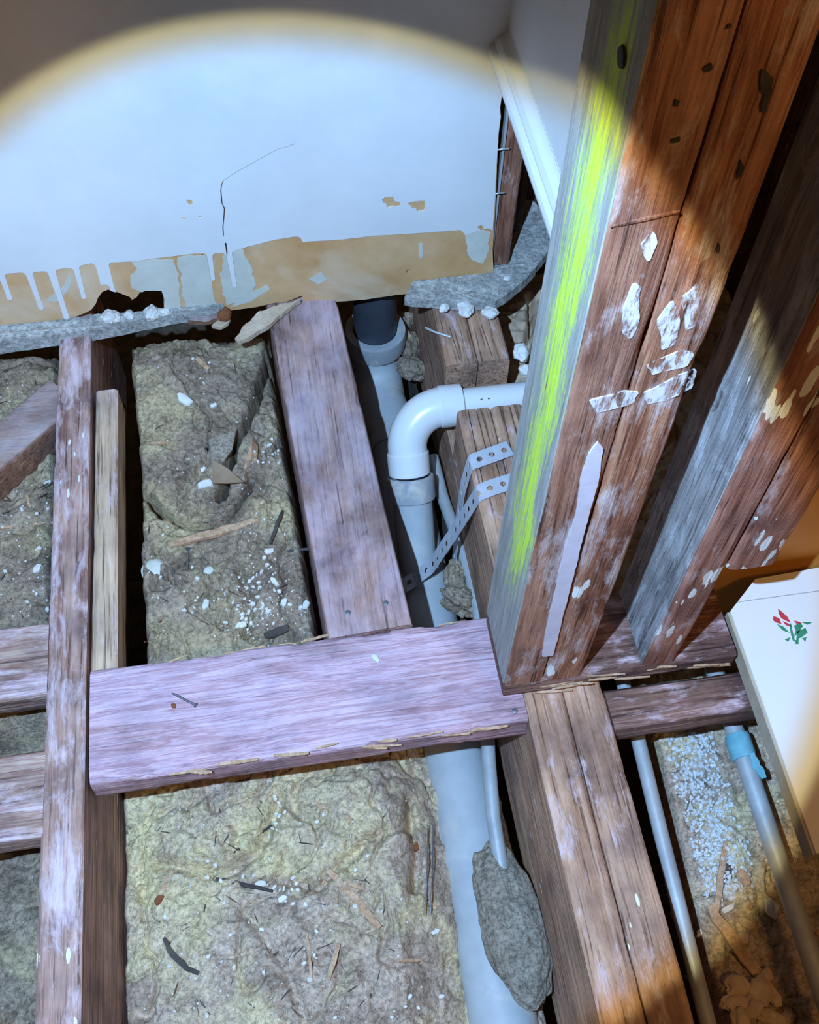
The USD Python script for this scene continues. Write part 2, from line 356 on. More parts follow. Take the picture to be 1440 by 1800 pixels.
def lathe(origin, axis, prof, n=48):
    """prof: (distance along axis, radius) pairs"""
    axis = unit(axis); a = unit(np.cross(axis, [1, 0, 0] if abs(axis[0]) < .9 else [0, 1, 0])); b = np.cross(axis, a)
    ang = np.linspace(0, 2 * np.pi, n, endpoint=False)
    v = np.vstack([np.asarray(origin) + t * axis + max(r, 1e-5) * (np.cos(ang)[:, None] * a + np.sin(ang)[:, None] * b) for t, r in prof])
    i, j = np.meshgrid(np.arange(len(prof) - 1), np.arange(n), indexing='ij')
    q, w = i * n + j, i * n + (j + 1) % n
    f = np.concatenate([np.stack([q, w, w + n], -1).reshape(-1, 3), np.stack([q, w + n, q + n], -1).reshape(-1, 3)])
    m = trimesh.Trimesh(v, f, process=False)
    return m


def extrude_xz(poly, y0, y1):
    """a shapely polygon in (X, Z) given thickness along Y"""
    ms = []
    for g in getattr(poly, 'geoms', [poly]):
        if g.is_empty or g.area < 1e-7 or g.geom_type != 'Polygon':
            continue
        m = trimesh.creation.extrude_polygon(g, y1 - y0, engine='earcut')
        v = m.vertices
        m = trimesh.Trimesh(np.stack([v[:, 0], y1 - v[:, 2], v[:, 1]], 1), m.faces, process=False)
        ms.append(m)
    return trimesh.util.concatenate(ms)


def slab_xy(poly, z0, z1, wob=0.0, tilt=None):
    m = trimesh.creation.extrude_polygon(poly, z1 - z0, engine='earcut'); m.apply_translation([0, 0, z0])
    return m


def flake(p, size, thick=0.0025, seed=0, rot=None, tilt=0.3, aspect=0.65, sides=7):
    """a small broken chip lying at p"""
    g = np.random.default_rng(seed)
    ang = np.sort(np.linspace(0, 2 * np.pi, sides, endpoint=False) + g.uniform(-.35, .35, sides))
    r = size / 2 * g.uniform(.75, 1.1, sides)
    xy = np.stack([np.cos(ang) * r, np.sin(ang) * r * aspect], 1)
    top = np.hstack([xy * .88, np.full((sides, 1), thick / 2)]); bot = np.hstack([xy, np.full((sides, 1), -thick / 2)])
    v = np.vstack([top, bot, [[0, 0, thick * .75]], [[0, 0, -thick / 2]]])
    k = np.arange(sides); k2 = (k + 1) % sides
    f = np.vstack([np.stack([k, k + sides, k2 + sides], -1), np.stack([k, k2 + sides, k2], -1), np.stack([np.full(sides, 2 * sides), k, k2], -1), np.stack([np.full(sides, 2 * sides + 1), k2 + sides, k + sides], -1)])
    m = trimesh.Trimesh(v, f, process=False)
    R = trimesh.transformations.euler_matrix(g.uniform(-tilt, tilt), g.uniform(-tilt, tilt), rot if rot is not None else g.uniform(0, 6.28))
    m.apply_transform(R); m.apply_translation(p)
    return m


def lump(p, size, seed=0, squash=(1, 1, .7), rough=.35, sub=3, rot=0.0, freq=1.6):
    m = trimesh.creation.icosphere(sub, 1.0)
    v = m.vertices.copy()
    n = fbm(v * freq + seed * 7.3 + 50, 4)
    v *= (1 + rough * 2 * (n - .5))[:, None]
    v *= np.asarray(squash) * size / 2
    m = trimesh.Trimesh(v, m.faces, process=False)
    m.apply_transform(trimesh.transformations.rotation_matrix(rot, [0, 0, 1])); m.apply_translation(p)
    return m


def stick(a, b, w, h, seed=0, taper=.5, bend=0.0):
    """a splintered sliver of wood from a to b"""
    a, b = np.asarray(a, float), np.asarray(b, float); g = np.random.default_rng(seed)
    d = unit(b - a); s = unit(np.cross(d, [0, 0, 1])); t = np.cross(s, d); n = 9
    rings = []
    for q in np.linspace(0, 1, n):
        k = 1 - taper * abs(2 * q - 1) ** 2 * g.uniform(.6, 1.0)
        c = a + (b - a) * q + s * bend * 4 * q * (1 - q) + s * g.normal(0, w * .06)
        rings.append(np.array([c + s * w / 2 * k * sx + t * h / 2 * sy * k for sx, sy in ((1, 1), (1, -1), (-1, -1), (-1, 1))]))
    v = np.vstack(rings); f = []
    for i in range(n - 1):
        for j in range(4):
            p, q = i * 4 + j, i * 4 + (j + 1) % 4
            f += [(p, q, q + 4), (p, q + 4, p + 4)]
    f += [(0, 2, 1), (0, 3, 2)]
    e = (n - 1) * 4
    f += [(e, e + 1, e + 2), (e, e + 2, e + 3)]
    m = trimesh.Trimesh(v, np.array(f), process=False)
    if m.volume < 0:
        m.invert()
    return m


FIELDS = {}


def terrain(key, poly, base, step=0.0028, amp=0.016, seed=0, edge=0.014, drop=0.10, bumps=(), cracks=(), ridged=0.010, fine=0.0055):
    """a lumpy insulation surface over a polygon in XY. base(x, y) gives its level."""
    x0, y0, x1, y1 = poly.bounds
    nx, ny = int((x1 - x0) / step) + 2, int((y1 - y0) / step) + 2
    X, Y = np.meshgrid(np.linspace(x0, x1, nx), np.linspace(y0, y1, ny), indexing='ij')
    P = np.stack([X, Y, np.zeros_like(X) + seed * 3.3], -1)
    Z = base(X, Y) + amp * 2 * (fbm(P * 9 + 20, 3, seed) - .5)
    wx = fbm(P * 14 + 60, 3, seed + 5) - .5; wy = fbm(P * 14 + 90, 3, seed + 6) - .5
    Q = P + np.stack([wx, wy, 0 * wx], -1) * .06
    Z -= ridged * np.exp(-(np.abs(fbm(Q * 10 + 40, 3, seed + 9) - .5) / .018) ** 2)
    Z += ridged * 1.2 * (np.abs(fbm(Q * 26 + 10, 3, seed + 2) - .5) * 2 - .2)
    Z -= ridged * .75 * np.exp(-(np.abs(fbm(Q * 24 + 70, 3, seed + 11) - .5) / .014) ** 2)
    Z += fine * 2.4 * (fbm(Q * 75 + 5, 4, seed + 3) - .5)
    for bx, by, r, h in bumps:
        Z += h * np.exp(-(((X - bx) ** 2 + (Y - by) ** 2) / r ** 2))
    pts = shapely.points(X.ravel(), Y.ravel())
    for line, wdt, dep in cracks:
        dd = shapely.distance(pts, LineString(line)).reshape(X.shape)
        dd = np.abs(dd + .006 * (fbm(P * 60, 2, seed + 8) - .5))
        Z -= dep * np.exp(-(dd / wdt) ** 2)
    ins = shapely.contains(poly, pts).reshape(X.shape)
    db = shapely.distance(pts, poly.boundary).reshape(X.shape)
    de = np.clip(1 - db / edge, 0, 1)
    Z -= drop * de ** 3
    FIELDS[key] = (x0, y0, (x1 - x0) / (nx - 1), (y1 - y0) / (ny - 1), Z)
    idx = -np.ones(X.shape, int)
    use = ins
    q = use[:-1, :-1] & use[1:, :-1] & use[:-1, 1:] & use[1:, 1:]
    i, j = np.nonzero(q)
    g = lambda a, b: a * ny + b
    f = np.vstack([np.stack([g(i, j), g(i + 1, j), g(i + 1, j + 1)], -1), np.stack([g(i, j), g(i + 1, j + 1), g(i, j + 1)], -1)])
    v = np.stack([X.ravel(), Y.ravel(), Z.ravel()], 1)
    used, inv = np.unique(f.ravel(), return_inverse=True)
    return trimesh.Trimesh(v[used], inv.reshape(-1, 3), process=False)


def ground_z(key, x, y):
    x0, y0, sx, sy, Z = FIELDS[key]
    i = int(np.clip(round((x - x0) / sx), 0, Z.shape[0] - 1)); j = int(np.clip(round((y - y0) / sy), 0, Z.shape[1] - 1))
    return Z[i, j]


def rest(key, px, py, lift=0.001):
    """the point on an insulation surface seen at a pixel"""
    z = -0.1
    for _ in range(12):
        p = at(px, py, z); z += .7 * (ground_z(key, p[0], p[1]) - z)
    p = at(px, py, z)
    return np.array([p[0], p[1], ground_z(key, p[0], p[1]) + lift])


def rough_poly(pts, amp=.006, seed=0, step=.006, freq=40):
    p = Polygon(pts); L = p.exterior.length; n = int(L / step)
    out = []
    for k in range(n):
        q = p.exterior.interpolate(k * L / n)
        out.append((q.x + amp * 2 * (fbm(np.array([q.x * freq, q.y * freq, seed + .5]), 3) - .5), q.y + amp * 2 * (fbm(np.array([q.x * freq, q.y * freq, seed + 9.5]), 3) - .5)))
    return Polygon(out).buffer(0)


# ================================================================== SETTING
# soil under the floor
g = trimesh.creation.box([3.6, 3.6, .04]); g.apply_translation([.1, .6, -.44])
single('ground', g, 'soil', 'dark bare soil far below the open floor framing', 'ground', kind='structure')

# back wall: tan base coat, white paint skin with drips
WY = 1.185
W = lambda px, py: tuple(at(px, py, WY, 1)[[0, 2]])
Z4 = lambda x, y: W(x / 2.769, y / 2.77)
bottom = [(0, 580), (30, 577), (60, 572), (95, 566), (125, 560), (145, 552), (160, 545), (168, 535), (172, 524), (180, 513), (190, 509), (205, 513), (228, 522), (232, 527), (240, 523), (246, 514), (255, 511), (270, 510), (284, 511), (289, 525), (288, 540),
          (300, 552), (330, 551), (345, 546), (380, 545), (385, 553), (395, 547), (450, 540), (480, 533), (505, 530), (530, 520), (533, 530), (531, 536), (570, 533), (600, 530), (640, 527), (700, 518), (730, 516), (770, 517), (810, 513), (840, 505), (858, 506), (866, 500)]
right = [(868, 480), (866, 440), (869, 400), (872, 345), (874, 290), (877, 235), (881, 205), (879, 188), (884, 150)]
outer = [(-1.3, -.005)] + [W(*p) for p in bottom] + [W(*p) for p in right] + [(.327, .40), (.327, 1.9), (-1.3, 1.9)]
base_poly = Polygon(outer).buffer(0)
crack = LineString([W(517, 252), W(505, 257), Z4(1350, 725), Z4(1260, 775), Z4(1170, 825), Z4(1120, 855), Z4(1085, 880), Z4(1078, 900), Z4(1075, 925), Z4(1080, 985), Z4(1092, 1010), Z4(1090, 1060), Z4(1085, 1100), Z4(1088, 1150)])
crack2 = LineString([Z4(1098, 1180), Z4(1105, 1230), Z4(1098, 1270), Z4(1108, 1320), Z4(1098, 1370), Z4(1102, 1415)])
cracks = unary_union([crack.buffer(.0007), crack2.buffer(.0009), LineString([Z4(985, 1240), Z4(990, 1300), Z4(1002, 1338)]).buffer(.0011), LineString([Z4(1145, 1330), Z4(1168, 1390), Z4(1180, 1340), Z4(1183, 1280)]).buffer(.0008)])
wall = thing('wall_back', 'white painted plaster wall with a bare tan strip and paint drips along its foot', 'wall', (0, WY, 0), kind='structure')
hole = Point(*W(719, 477)).buffer(.004)
part('plaster', extrude_xz(base_poly.difference(cracks).difference(hole), WY, WY + .02), 'tan', wall, False, label='bare tan plaster')
line = [(0, 484), (7, 480), (36, 478), (72, 476), (126, 469), (159, 462), (202, 460), (235, 458), (289, 451), (347, 444), (397, 444), (433, 433), (480, 421), (516, 415), (527, 415), (532, 424), (600, 420), (660, 413), (700, 411), (760, 407), (810, 403), (818, 412), (850, 402), (858, 400), (866, 404)]
paint = Polygon([(-1.3, .10)] + [W(*p) for p in line] + [W(870, 350), W(872, 300), W(876, 235), W(880, 205), W(879, 188), W(884, 150), (.327, .40), (.327, 1.9), (-1.3, 1.9)]).buffer(0)
drips = []
for x0, y0, x1, y1, w in [(5, 1330, 48, 1450, .0042), (140, 1325, 200, 1495, .0042), (250, 1315, 325, 1545, .0048), (370, 1295, 408, 1445, .0038), (478, 1285, 498, 1376, .0034), (512, 1280, 552, 1420, .0040), (1020, 1235, 1037, 1355, .0036), (1112, 1220, 1142, 1385, .0040),
                         (-150, 1350, -110, 1500, .004), (-280, 1360, -230, 1480, .004)]:
    a, b = np.array(Z4(x0, y0)), np.array(Z4(x1, y1)); a[1] += .006
    for q0, q1 in zip(np.linspace(0, 1, 9)[:-1], np.linspace(0, 1, 9)[1:]):
        drips.append(LineString([a + (b - a) * q0, a + (b - a) * q1]).buffer(w * (1.15 - .45 * (q0 if q0 < .8 else .6))))
paint = unary_union([paint] + drips).buffer(.006).buffer(-.006).intersection(base_poly)
chips = [Polygon([W(*p) for p in q]) for q in (
    [(672, 349), (676, 346), (692, 345), (693, 352), (704, 355), (704, 361), (696, 363), (690, 361), (681, 365), (679, 358), (673, 356)],
    [(716, 357), (722, 354), (738, 352), (747, 352), (747, 367), (742, 370), (738, 369), (734, 372), (732, 367), (726, 366), (722, 361)],
    [(838, 398), (846, 394), (852, 400), (846, 404)], [(327, 350), (336, 350), (340, 356), (335, 360), (330, 356)], [(319, 381), (327, 382), (325, 385), (320, 384)], [(349, 379), (354, 378), (355, 382), (350, 382)])]
paint = paint.difference(unary_union(chips)).difference(cracks)
part('paint_layer', extrude_xz(paint, WY - .0016, WY), 'paint', wall, False, label='white paint skin with drips')
for q in ([(232, 459), (240, 470), (234, 480), (228, 488), (231, 500), (236, 507), (250, 512), (280, 510), (290, 540), (305, 545), (318, 541), (316, 500), (312, 470), (306, 455)],
          [(312, 453), (330, 450), (350, 446), (372, 447), (376, 475), (372, 500), (380, 540), (330, 546), (322, 520), (318, 480)],
          [(392, 446), (430, 436), (434, 450), (440, 470), (450, 500), (442, 515), (418, 530), (400, 535), (388, 500), (390, 470)],
          [(815, 415), (850, 404), (862, 408), (860, 440), (848, 462), (830, 455), (822, 435)]):
    part('primer_patch', extrude_xz(rough_poly([W(*p) for p in q], .006, 3, .002, 60).intersection(base_poly).difference(paint.buffer(.0004)), WY - .0009, WY), 'primer', wall, False, label='pale primer patch')
for q in ([(80, 528), (110, 505), (122, 480), (128, 488), (122, 508), (100, 530)], [(405, 540), (440, 515), (470, 500), (475, 508), (440, 530)], [(545, 490), (565, 478), (575, 490), (560, 500)], [(735, 430), (742, 425), (744, 450), (738, 455)]):
    part('primer_smear', extrude_xz(rough_poly([W(*p) for p in q], .0015, 5, .003, 90).intersection(base_poly).difference(paint.buffer(.0004)), WY - .0006, WY), 'primer', wall, False, label='pale smear of primer')

# side wall above the cavity, with the small moulding along its foot
sw = trimesh.creation.box([.018, .575, 1.47]); sw.apply_translation([.336, .8975, .437 + .735])
single('wall_right', sw, 'paint', 'white painted wall that meets the drip-stained wall at the corner', 'wall', kind='structure', smooth=False)
pr = Polygon([(.327, .437), (.3265, .440), (.345, .440), (.345, .404), (.327, .404), (.306, .404), (.3035, .407), (.303, .412), (.305, .4165), (.3115, .4195), (.3115, .4225), (.316, .4285), (.3225, .4315), (.3245, .4335)])
m = trimesh.creation.extrude_polygon(pr, .57, engine='earcut'); v = m.vertices
single('trim_1', trimesh.Trimesh(np.stack([v[:, 0], 1.184 - v[:, 2], v[:, 1]], 1), m.faces[:, ::-1], process=False), 'paint', 'white moulded trim strip along the foot of the side wall', 'trim', kind='structure', smooth=25)

# dark cavity behind the studs: sheathing boards and lath
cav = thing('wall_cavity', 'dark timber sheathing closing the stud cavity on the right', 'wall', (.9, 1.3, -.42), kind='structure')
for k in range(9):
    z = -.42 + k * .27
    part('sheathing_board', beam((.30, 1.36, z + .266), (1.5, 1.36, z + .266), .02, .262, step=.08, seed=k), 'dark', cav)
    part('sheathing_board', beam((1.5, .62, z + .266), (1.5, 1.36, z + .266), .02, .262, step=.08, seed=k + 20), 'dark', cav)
panel = thing('wall_partition', 'orange-brown hardboard panel behind the spattered studs', 'wall', (.7, .606, .0), kind='structure')
b = trimesh.creation.box([.80, .01, 1.63]); b.apply_translation([.845, .61, .715]); part('panel', b, 'panel', panel, False)
for x, z0, z1 in ((.318, .30, .47), (.320, .545, .64), (.324, .80, .90)):
    b = trimesh.creation.box([.024, .012, z1 - z0]); b.apply_translation([x, .608, (z0 + z1) / 2]); part('lath_end', b, 'panel', panel, False)

# ================================================================== FLOOR FRAMING
def joist(name, mesh, mat, label, cat='floor joist', group=None):
    return single(name, mesh, mat, label, cat, group)


joist('floor_joist', beam((-.3095, 1.30, 0), (-.3175, -.25, 0), .048, .27, seed=1, wear=.005), 'joist_y', 'long plaster-spattered floor joist running down the left of the photo')
joist('floor_joist', beam((.0335, 1.30, 0), (.0668, .599, 0), .110, .24, seed=2, wear=.007), 'wide_joist', 'broad dusty floor joist just left of the drain pipe')


def notched(x, seed, label, mat):
    m = beam((x, 1.36, 0), (x, -.30, 0), .0485, .275, seed=seed, wear=.006)
    c = trimesh.creation.box([.2, .088, .22]); c.apply_translation([x, .979, -.006])
    cs = [c]
    for q, (dx, ya, yb) in enumerate(((-.010, .80, .935), (.004, .84, .935), (.013, .76, .935), (-.004, 1.03, 1.10))):
        k = trimesh.creation.box([.0014, yb - ya, .03]); k.apply_transform(trimesh.transformations.rotation_matrix(.03 * (q - 1), [0, 0, 1])); k.apply_translation([x + dx, (ya + yb) / 2, 0]); cs.append(k)
    try:
        m = trimesh.boolean.difference([m] + cs, engine='manifold')
    except Exception as e:
        print('boolean', e)
    t = thing('floor_joist', label, 'floor joist', (x, .5, -.275))
    part('timber', m, mat, t)
    return t


nj1 = notched(.2655, 3, 'inner ply of the doubled joist under the lime-streaked stud, notched for the white pipe', 'joist_tan')
nj2 = notched(.3155, 4, 'outer ply of the doubled joist, on the side of the granule-strewn bay', 'joist_tan')
single('trim_2', beam((.66, .62, -.004), (.66, -.2, -.004), .05, .24, seed=5), 'joist_tan', 'rough timber carrying the white flowered tile slab from below', 'timber', kind='structure')

XB = (-.284, .2405)
bb = thing('blocking_board', 'wide lavender-dusted blocking board across the middle with a nail lying on it', 'blocking', (-.02, .525, -.05))
part('board', beam((XB[0], .5245, 0), (XB[1], .5245, 0), .147, .048, seed=6, wear=.014, rough=.0016, m=12, step=.005), 'block_x', bb)
for k in range(26):
    x = RNG.uniform(XB[0] + .02, XB[1] - .03); L = RNG.uniform(.012, .05); fr = k % 3 != 0
    y = .4515 if fr else .5965
    a = np.array([x, y + RNG.uniform(-.002, .004), RNG.uniform(-.012, .001)]); b = a + [L, RNG.uniform(-.006, .004) * (1 if fr else -1), RNG.uniform(-.004, .006)]
    part('splinter', stick(a, b, RNG.uniform(.002, .005), .0015, k), 'splinter', bb, False)
single('blocking_board', beam((-.80, .6235, 0), (-.3355, .6235, 0), .100, .045, seed=7, wear=.008), 'block_left', 'grained blocking board at the left edge, the farther of two there', 'blocking')
single('blocking_board', beam((-.80, .4515, -.002), (-.3355, .4515, -.002), .104, .05, seed=8, wear=.014), 'block_left', 'chalky debris-covered blocking board at the left edge, the nearer of two there', 'blocking')
single('blocking_board', beam((.3420, .4515, -.003), (.60, .4515, -.003), .052, .045, seed=9, wear=.008, step=.005), 'plate', 'weathered blocking board below the sill plate beside the white tile slab', 'blocking')
single('wood_cleat', beam((-.2655, 1.058, -.012), (-.2695, .602, -.012), .032, .06, seed=10, wear=.003), 'cleat', 'pale narrow wood cleat fixed along the left joist', 'cleat')
single('diagonal_brace', beam((-.705, .691, -.006), (-.326, 1.062, -.006), .068, .062, seed=12, wear=.006), 'brace', 'slanting brown brace meeting the left joist at the upper left', 'brace')

# ================================================================== WALL FRAMING
sp = thing('sill_plate', 'splintered sill plate under the studs', 'sill plate', (.4, .545, 0))
part('plank', beam((.2155, .539, .030), (.508, .539, .030), .106, .030, seed=13, wear=.012, rough=.002, step=.005), 'plate', sp)
for k in range(14):
    x = RNG.uniform(.23, .5); L = RNG.uniform(.015, .06)
    a = np.array([x, .4845 + RNG.uniform(-.003, .003), RNG.uniform(.006, .028)])
    part('splinter', stick(a, a + [L, RNG.uniform(-.004, .002), RNG.uniform(-.003, .003)], .0028, .002, k + 50), 'splinter', sp, False)


def stud(x0, x1, z0, seed, mat, label, y0=.487, y1=.592, wear=.004):
    t = thing('wall_stud', label, 'stud', ((x0 + x1) / 2, (y0 + y1) / 2, z0))
    m = beam(((x0 + x1) / 2, y0, z0), ((x0 + x1) / 2, y0, 1.9), x1 - x0, y1 - y0, up=(0, -1, 0), seed=seed, wear=wear)
    part('timber', m, mat, t)
    return t


s1 = stud(.2140, .2620, .0295, 14, 'post', 'stud with lime-yellow paint streaked down its left face')
s2 = stud(.2640, .3115, .0295, 15, 'post_ring', 'ring-grained stud paired to the right of the lime-streaked stud')
s3 = stud(.3870, .4300, .0295, 16, 'post_far', 'white-spattered stud standing on the sill plate beside the dark gap')
s4 = stud(.4320, .4860, .2520, 17, 'post_far', 'short stud ply whose cut foot hangs above the orange panel')
# lime-brushed weathered skin on the left face of the first stud
sk = beam((.2135, .5405, .031), (.2135, .5405, 1.9), .100, .0022, up=(-1, 0, 0), r=.0008, seed=18, wear=.001, rough=.0004, m=10)
part('weathered_face', sk, 'lime', s1, label='grey weathered face brushed with lime-yellow paint')
sk3 = beam((.3865, .5405, .031), (.3865, .5405, 1.9), .100, .0022, up=(-1, 0, 0), r=.0008, seed=19, wear=.001, rough=.0004, m=10)
part('weathered_face', sk3, 'weathered', s3, label='grey dusty weathered face')
# the long white paint stroke on the front of the first stud
WS = lambda px, py: tuple(at(px, py, .487, 1)[[0, 2]])
st = rough_poly([WS(*p) for p in [(1050, 775), (1060, 785), (1052, 840), (1035, 900), (1020, 960), (1002, 1030), (985, 1100), (972, 1150), (952, 1152), (958, 1110), (972, 1050), (990, 970), (1012, 900), (1020, 840), (1034, 795)]], .0012, 4, .004, 60)
part('paint_stroke', extrude_xz(st, .4848, .4880), 'whitepaint_smear', s1, False, label='long smear of white paint')
for s, qs in ((s1, [[(1040, 705), (1100, 688), (1120, 690), (1112, 705), (1080, 715), (1050, 722)], [(1100, 540), (1112, 500), (1122, 505), (1118, 560), (1108, 590), (1098, 580)], [(1130, 430), (1146, 410), (1152, 425), (1140, 455)]]),
              (s2, [[(1136, 690), (1190, 660), (1222, 650), (1212, 680), (1170, 700), (1140, 706)], [(1160, 560), (1180, 530), (1190, 545), (1185, 600), (1165, 610)], [(1205, 520), (1225, 500), (1232, 530), (1220, 570), (1205, 575)], [(1140, 640), (1200, 615), (1218, 620), (1205, 640), (1150, 655)]])):
    for q in qs:
        part('paint_blot', extrude_xz(rough_poly([WS(*p) for p in q], .003, 6, .0016, 60).buffer(.0015), .4856, .4872), 'scuff', s, False, label='scuffed white paint blot')
for s, q in ((s2, [(1336, 122), (1346, 120), (1358, 138), (1356, 160), (1350, 172), (1344, 196), (1336, 194), (1340, 165), (1334, 145)]), (s2, [(1302, 280), (1308, 288), (1304, 302), (1297, 312), (1294, 308), (1298, 294)]), (s2, [(1262, 426), (1266, 430), (1263, 444), (1257, 440)]),
             (s1, [(1180, 243), (1196, 240), (1194, 247), (1180, 249)]), (s1, [(1186, 172), (1194, 176), (1190, 186), (1184, 182)]), (s1, [(1234, 118), (1250, 108), (1254, 116), (1244, 124)]), (s1, [(1278, 42), (1284, 40), (1284, 48), (1276, 48)])):
    part('gouge', extrude_xz(rough_poly([WS(*p) for p in q], .0015, 8, .0012, 160), .4856, .4880), 'twig', s, False, label='dark gouge')
kn = at(1093, 100, .2125, 0)
part('knot', lathe((.2132, kn[1], kn[2]), (-1, 0, 0), [(0, .0065), (.0018, .006), (.0022, .003), (.0022, 0)], 18), 'twig', s1, False, label='dark knot')
part('cut_ridge', stick((.2145, .4866, .7455), (.2585, .4866, .7530), .0022, .0018, 4), 'post', s1, False, label='torn ridge across the face')

# ================================================================== PIPES
def arc(c, u, v, r, a0, a1, n=14):
    return [np.asarray(c) + r * (math.cos(t) * u + math.sin(t) * v) for t in np.linspace(a0, a1, n)]


MX, MZ, MR = .176, -.272, .044
dp = thing('drain_pipe', 'thick grey drain pipe running under the blocking board towards the wall', 'drain pipe', (MX, .6, MZ - MR))
bend = [np.array([MX - .012, 1.255, -.16 - k * .01]) for k in range(3)] + arc((MX - .012, 1.255 - .075, -.195), np.array([0, 1, 0.]), np.array([0, 0, -1.]), .075, 0.05, math.pi / 2, 12)
part('pipe', tube(bend + [np.array([MX, 1.1, MZ]), np.array([MX, .9, MZ]), np.array([MX, .5, MZ]), np.array([MX - .006, -.3, MZ])], MR, 40), 'pvc_grey', dp, 40)
part('hub', lathe((MX - .012, 1.255, -.195), (0, 0, 1), [(0, .044), (.002, .052), (.012, .054), (.036, .054), (.040, .0525), (.041, .048), (.040, .0385), (.01, .0385)]), 'hub_grey', dp, 35, label='wide grey bell hub')
part('coupling', lathe((MX, 1.072, MZ), (0, 1, 0), [(0, .044), (.001, .0475), (.012, .0480), (.024, .0475), (.025, .044)]), 'pvc_grey', dp, 35)
part('riser', tube([(MX - .012, 1.255, -.19), (MX - .012, 1.255, .0), (MX - .012, 1.255, .6)], .0375, 40), 'pvc_black', dp, 40, label='black pipe standing in the hub')
D = unit([0, -.64, -.77]); HUB = np.array([.172, .912, -.150])
tee_end = HUB + D * .115
part('branch', tube([HUB - D * .002, HUB + D * .02, HUB + D * .06, tee_end + np.array([0, -.004, 0]), tee_end + np.array([.002, -.04, -.012])], [.031, .031, .031, .030, .028], 36), 'pvc_grey', dp, 40)
part('branch_hub', lathe(HUB + D * .016, -D, [(-.004, .031), (-.003, .0365), (.000, .0375), (.032, .0375), (.035, .0365), (.036, .034), (.035, .0305), (.005, .0305)]), 'hub_grey', dp, 35, label='grey hub under the white elbow')

wp = thing('waste_pipe', 'white plastic waste pipe with an elbow dropping into the grey hub', 'waste pipe', (.18, .98, -.15))
R_ = .060; c0 = HUB - D * .034; X_ = np.array([1., 0, 0])
cen = c0 - D * .028 + X_ * R_
ar = arc(cen, -X_, -D, R_, 0, math.pi / 2, 16)
end = ar[-1]
part('elbow', tube([c0 + D * .010] + ar + [end + X_ * .004], .0305, 40), 'pvc_white', wp, 40)
for o, ax in ((c0 + D * .012, -D), (end + X_ * .030, -X_)):
    part('collar', lathe(o, ax, [(0, .024), (.0005, .0315), (.002, .0325), (.034, .0328), (.036, .0310), (.036, .029)]), 'pvc_white', wp, 35)
part('pipe', tube([end, end + X_ * .1, end + X_ * .3], .0243, 36), 'pvc_white', wp, 40)
for q in range(2):
    part('ink_mark', flake(end + np.array([.058 + q * .012, -.0105, .0215]), .009, .0006, q + 3, .5, .0, .35), 'steel', wp, False, label='small dark printed mark')

sup = [(.2235, 1.0, -.20), (.226, .92, -.20), (.2400, .80, -.20), (.2450, .72, -.20), (.232, .6, -.20), (.2130, .48, -.20), (.203, .40, -.20), (.196, .2, -.215)]
t = thing('supply_pipe', 'thin grey supply pipe passing under the strap beside the drain pipe', 'supply pipe', (.22, .7, -.21))
part('pipe', tube(sup, .0098, 20), 'galv', t, 40)
part('coupling', lathe((.2452, .735, -.2), (.02, -1, 0), [(0, .0098), (0, .0120), (.006, .0128), (.030, .0128), (.034, .0118), (.034, .0098)], 24), 'galv', t, 35)
t = thing('supply_pipe', 'grey supply pipe alone in the dark slot beside the doubled joist', 'supply pipe', (.396, .3, -.13))
part('pipe', tube([(.4045, .60, -.12), (.4025, .46, -.12), (.395, .3, -.12), (.387, .10, -.12), (.383, -.2, -.12)], .0096, 20), 'galv', t, 40)
t = thing('supply_pipe', 'supply pipe with a blue-green taped joint near the tile slab', 'supply pipe', (.535, .3, -.13))
part('pipe', tube([(.538, .60, -.13), (.537, .42, -.13), (.536, .3, -.13), (.535, .15, -.13), (.534, -.2, -.13)], .0125, 24), 'galv', t, 40)
part('coupling', lathe((.5372, .438, -.13), (0, -1, 0), [(0, .0125), (.0005, .0158), (.004, .0168), (.030, .0168), (.034, .0156), (.034, .0125)], 28), 'tape', t, 35, label='blue-green taped joint')
part('tape_tail', stick((.541, .405, -.114), (.549, .372, -.118), .011, .002, 3), 'tape', t, False, label='loose end of blue-green tape')


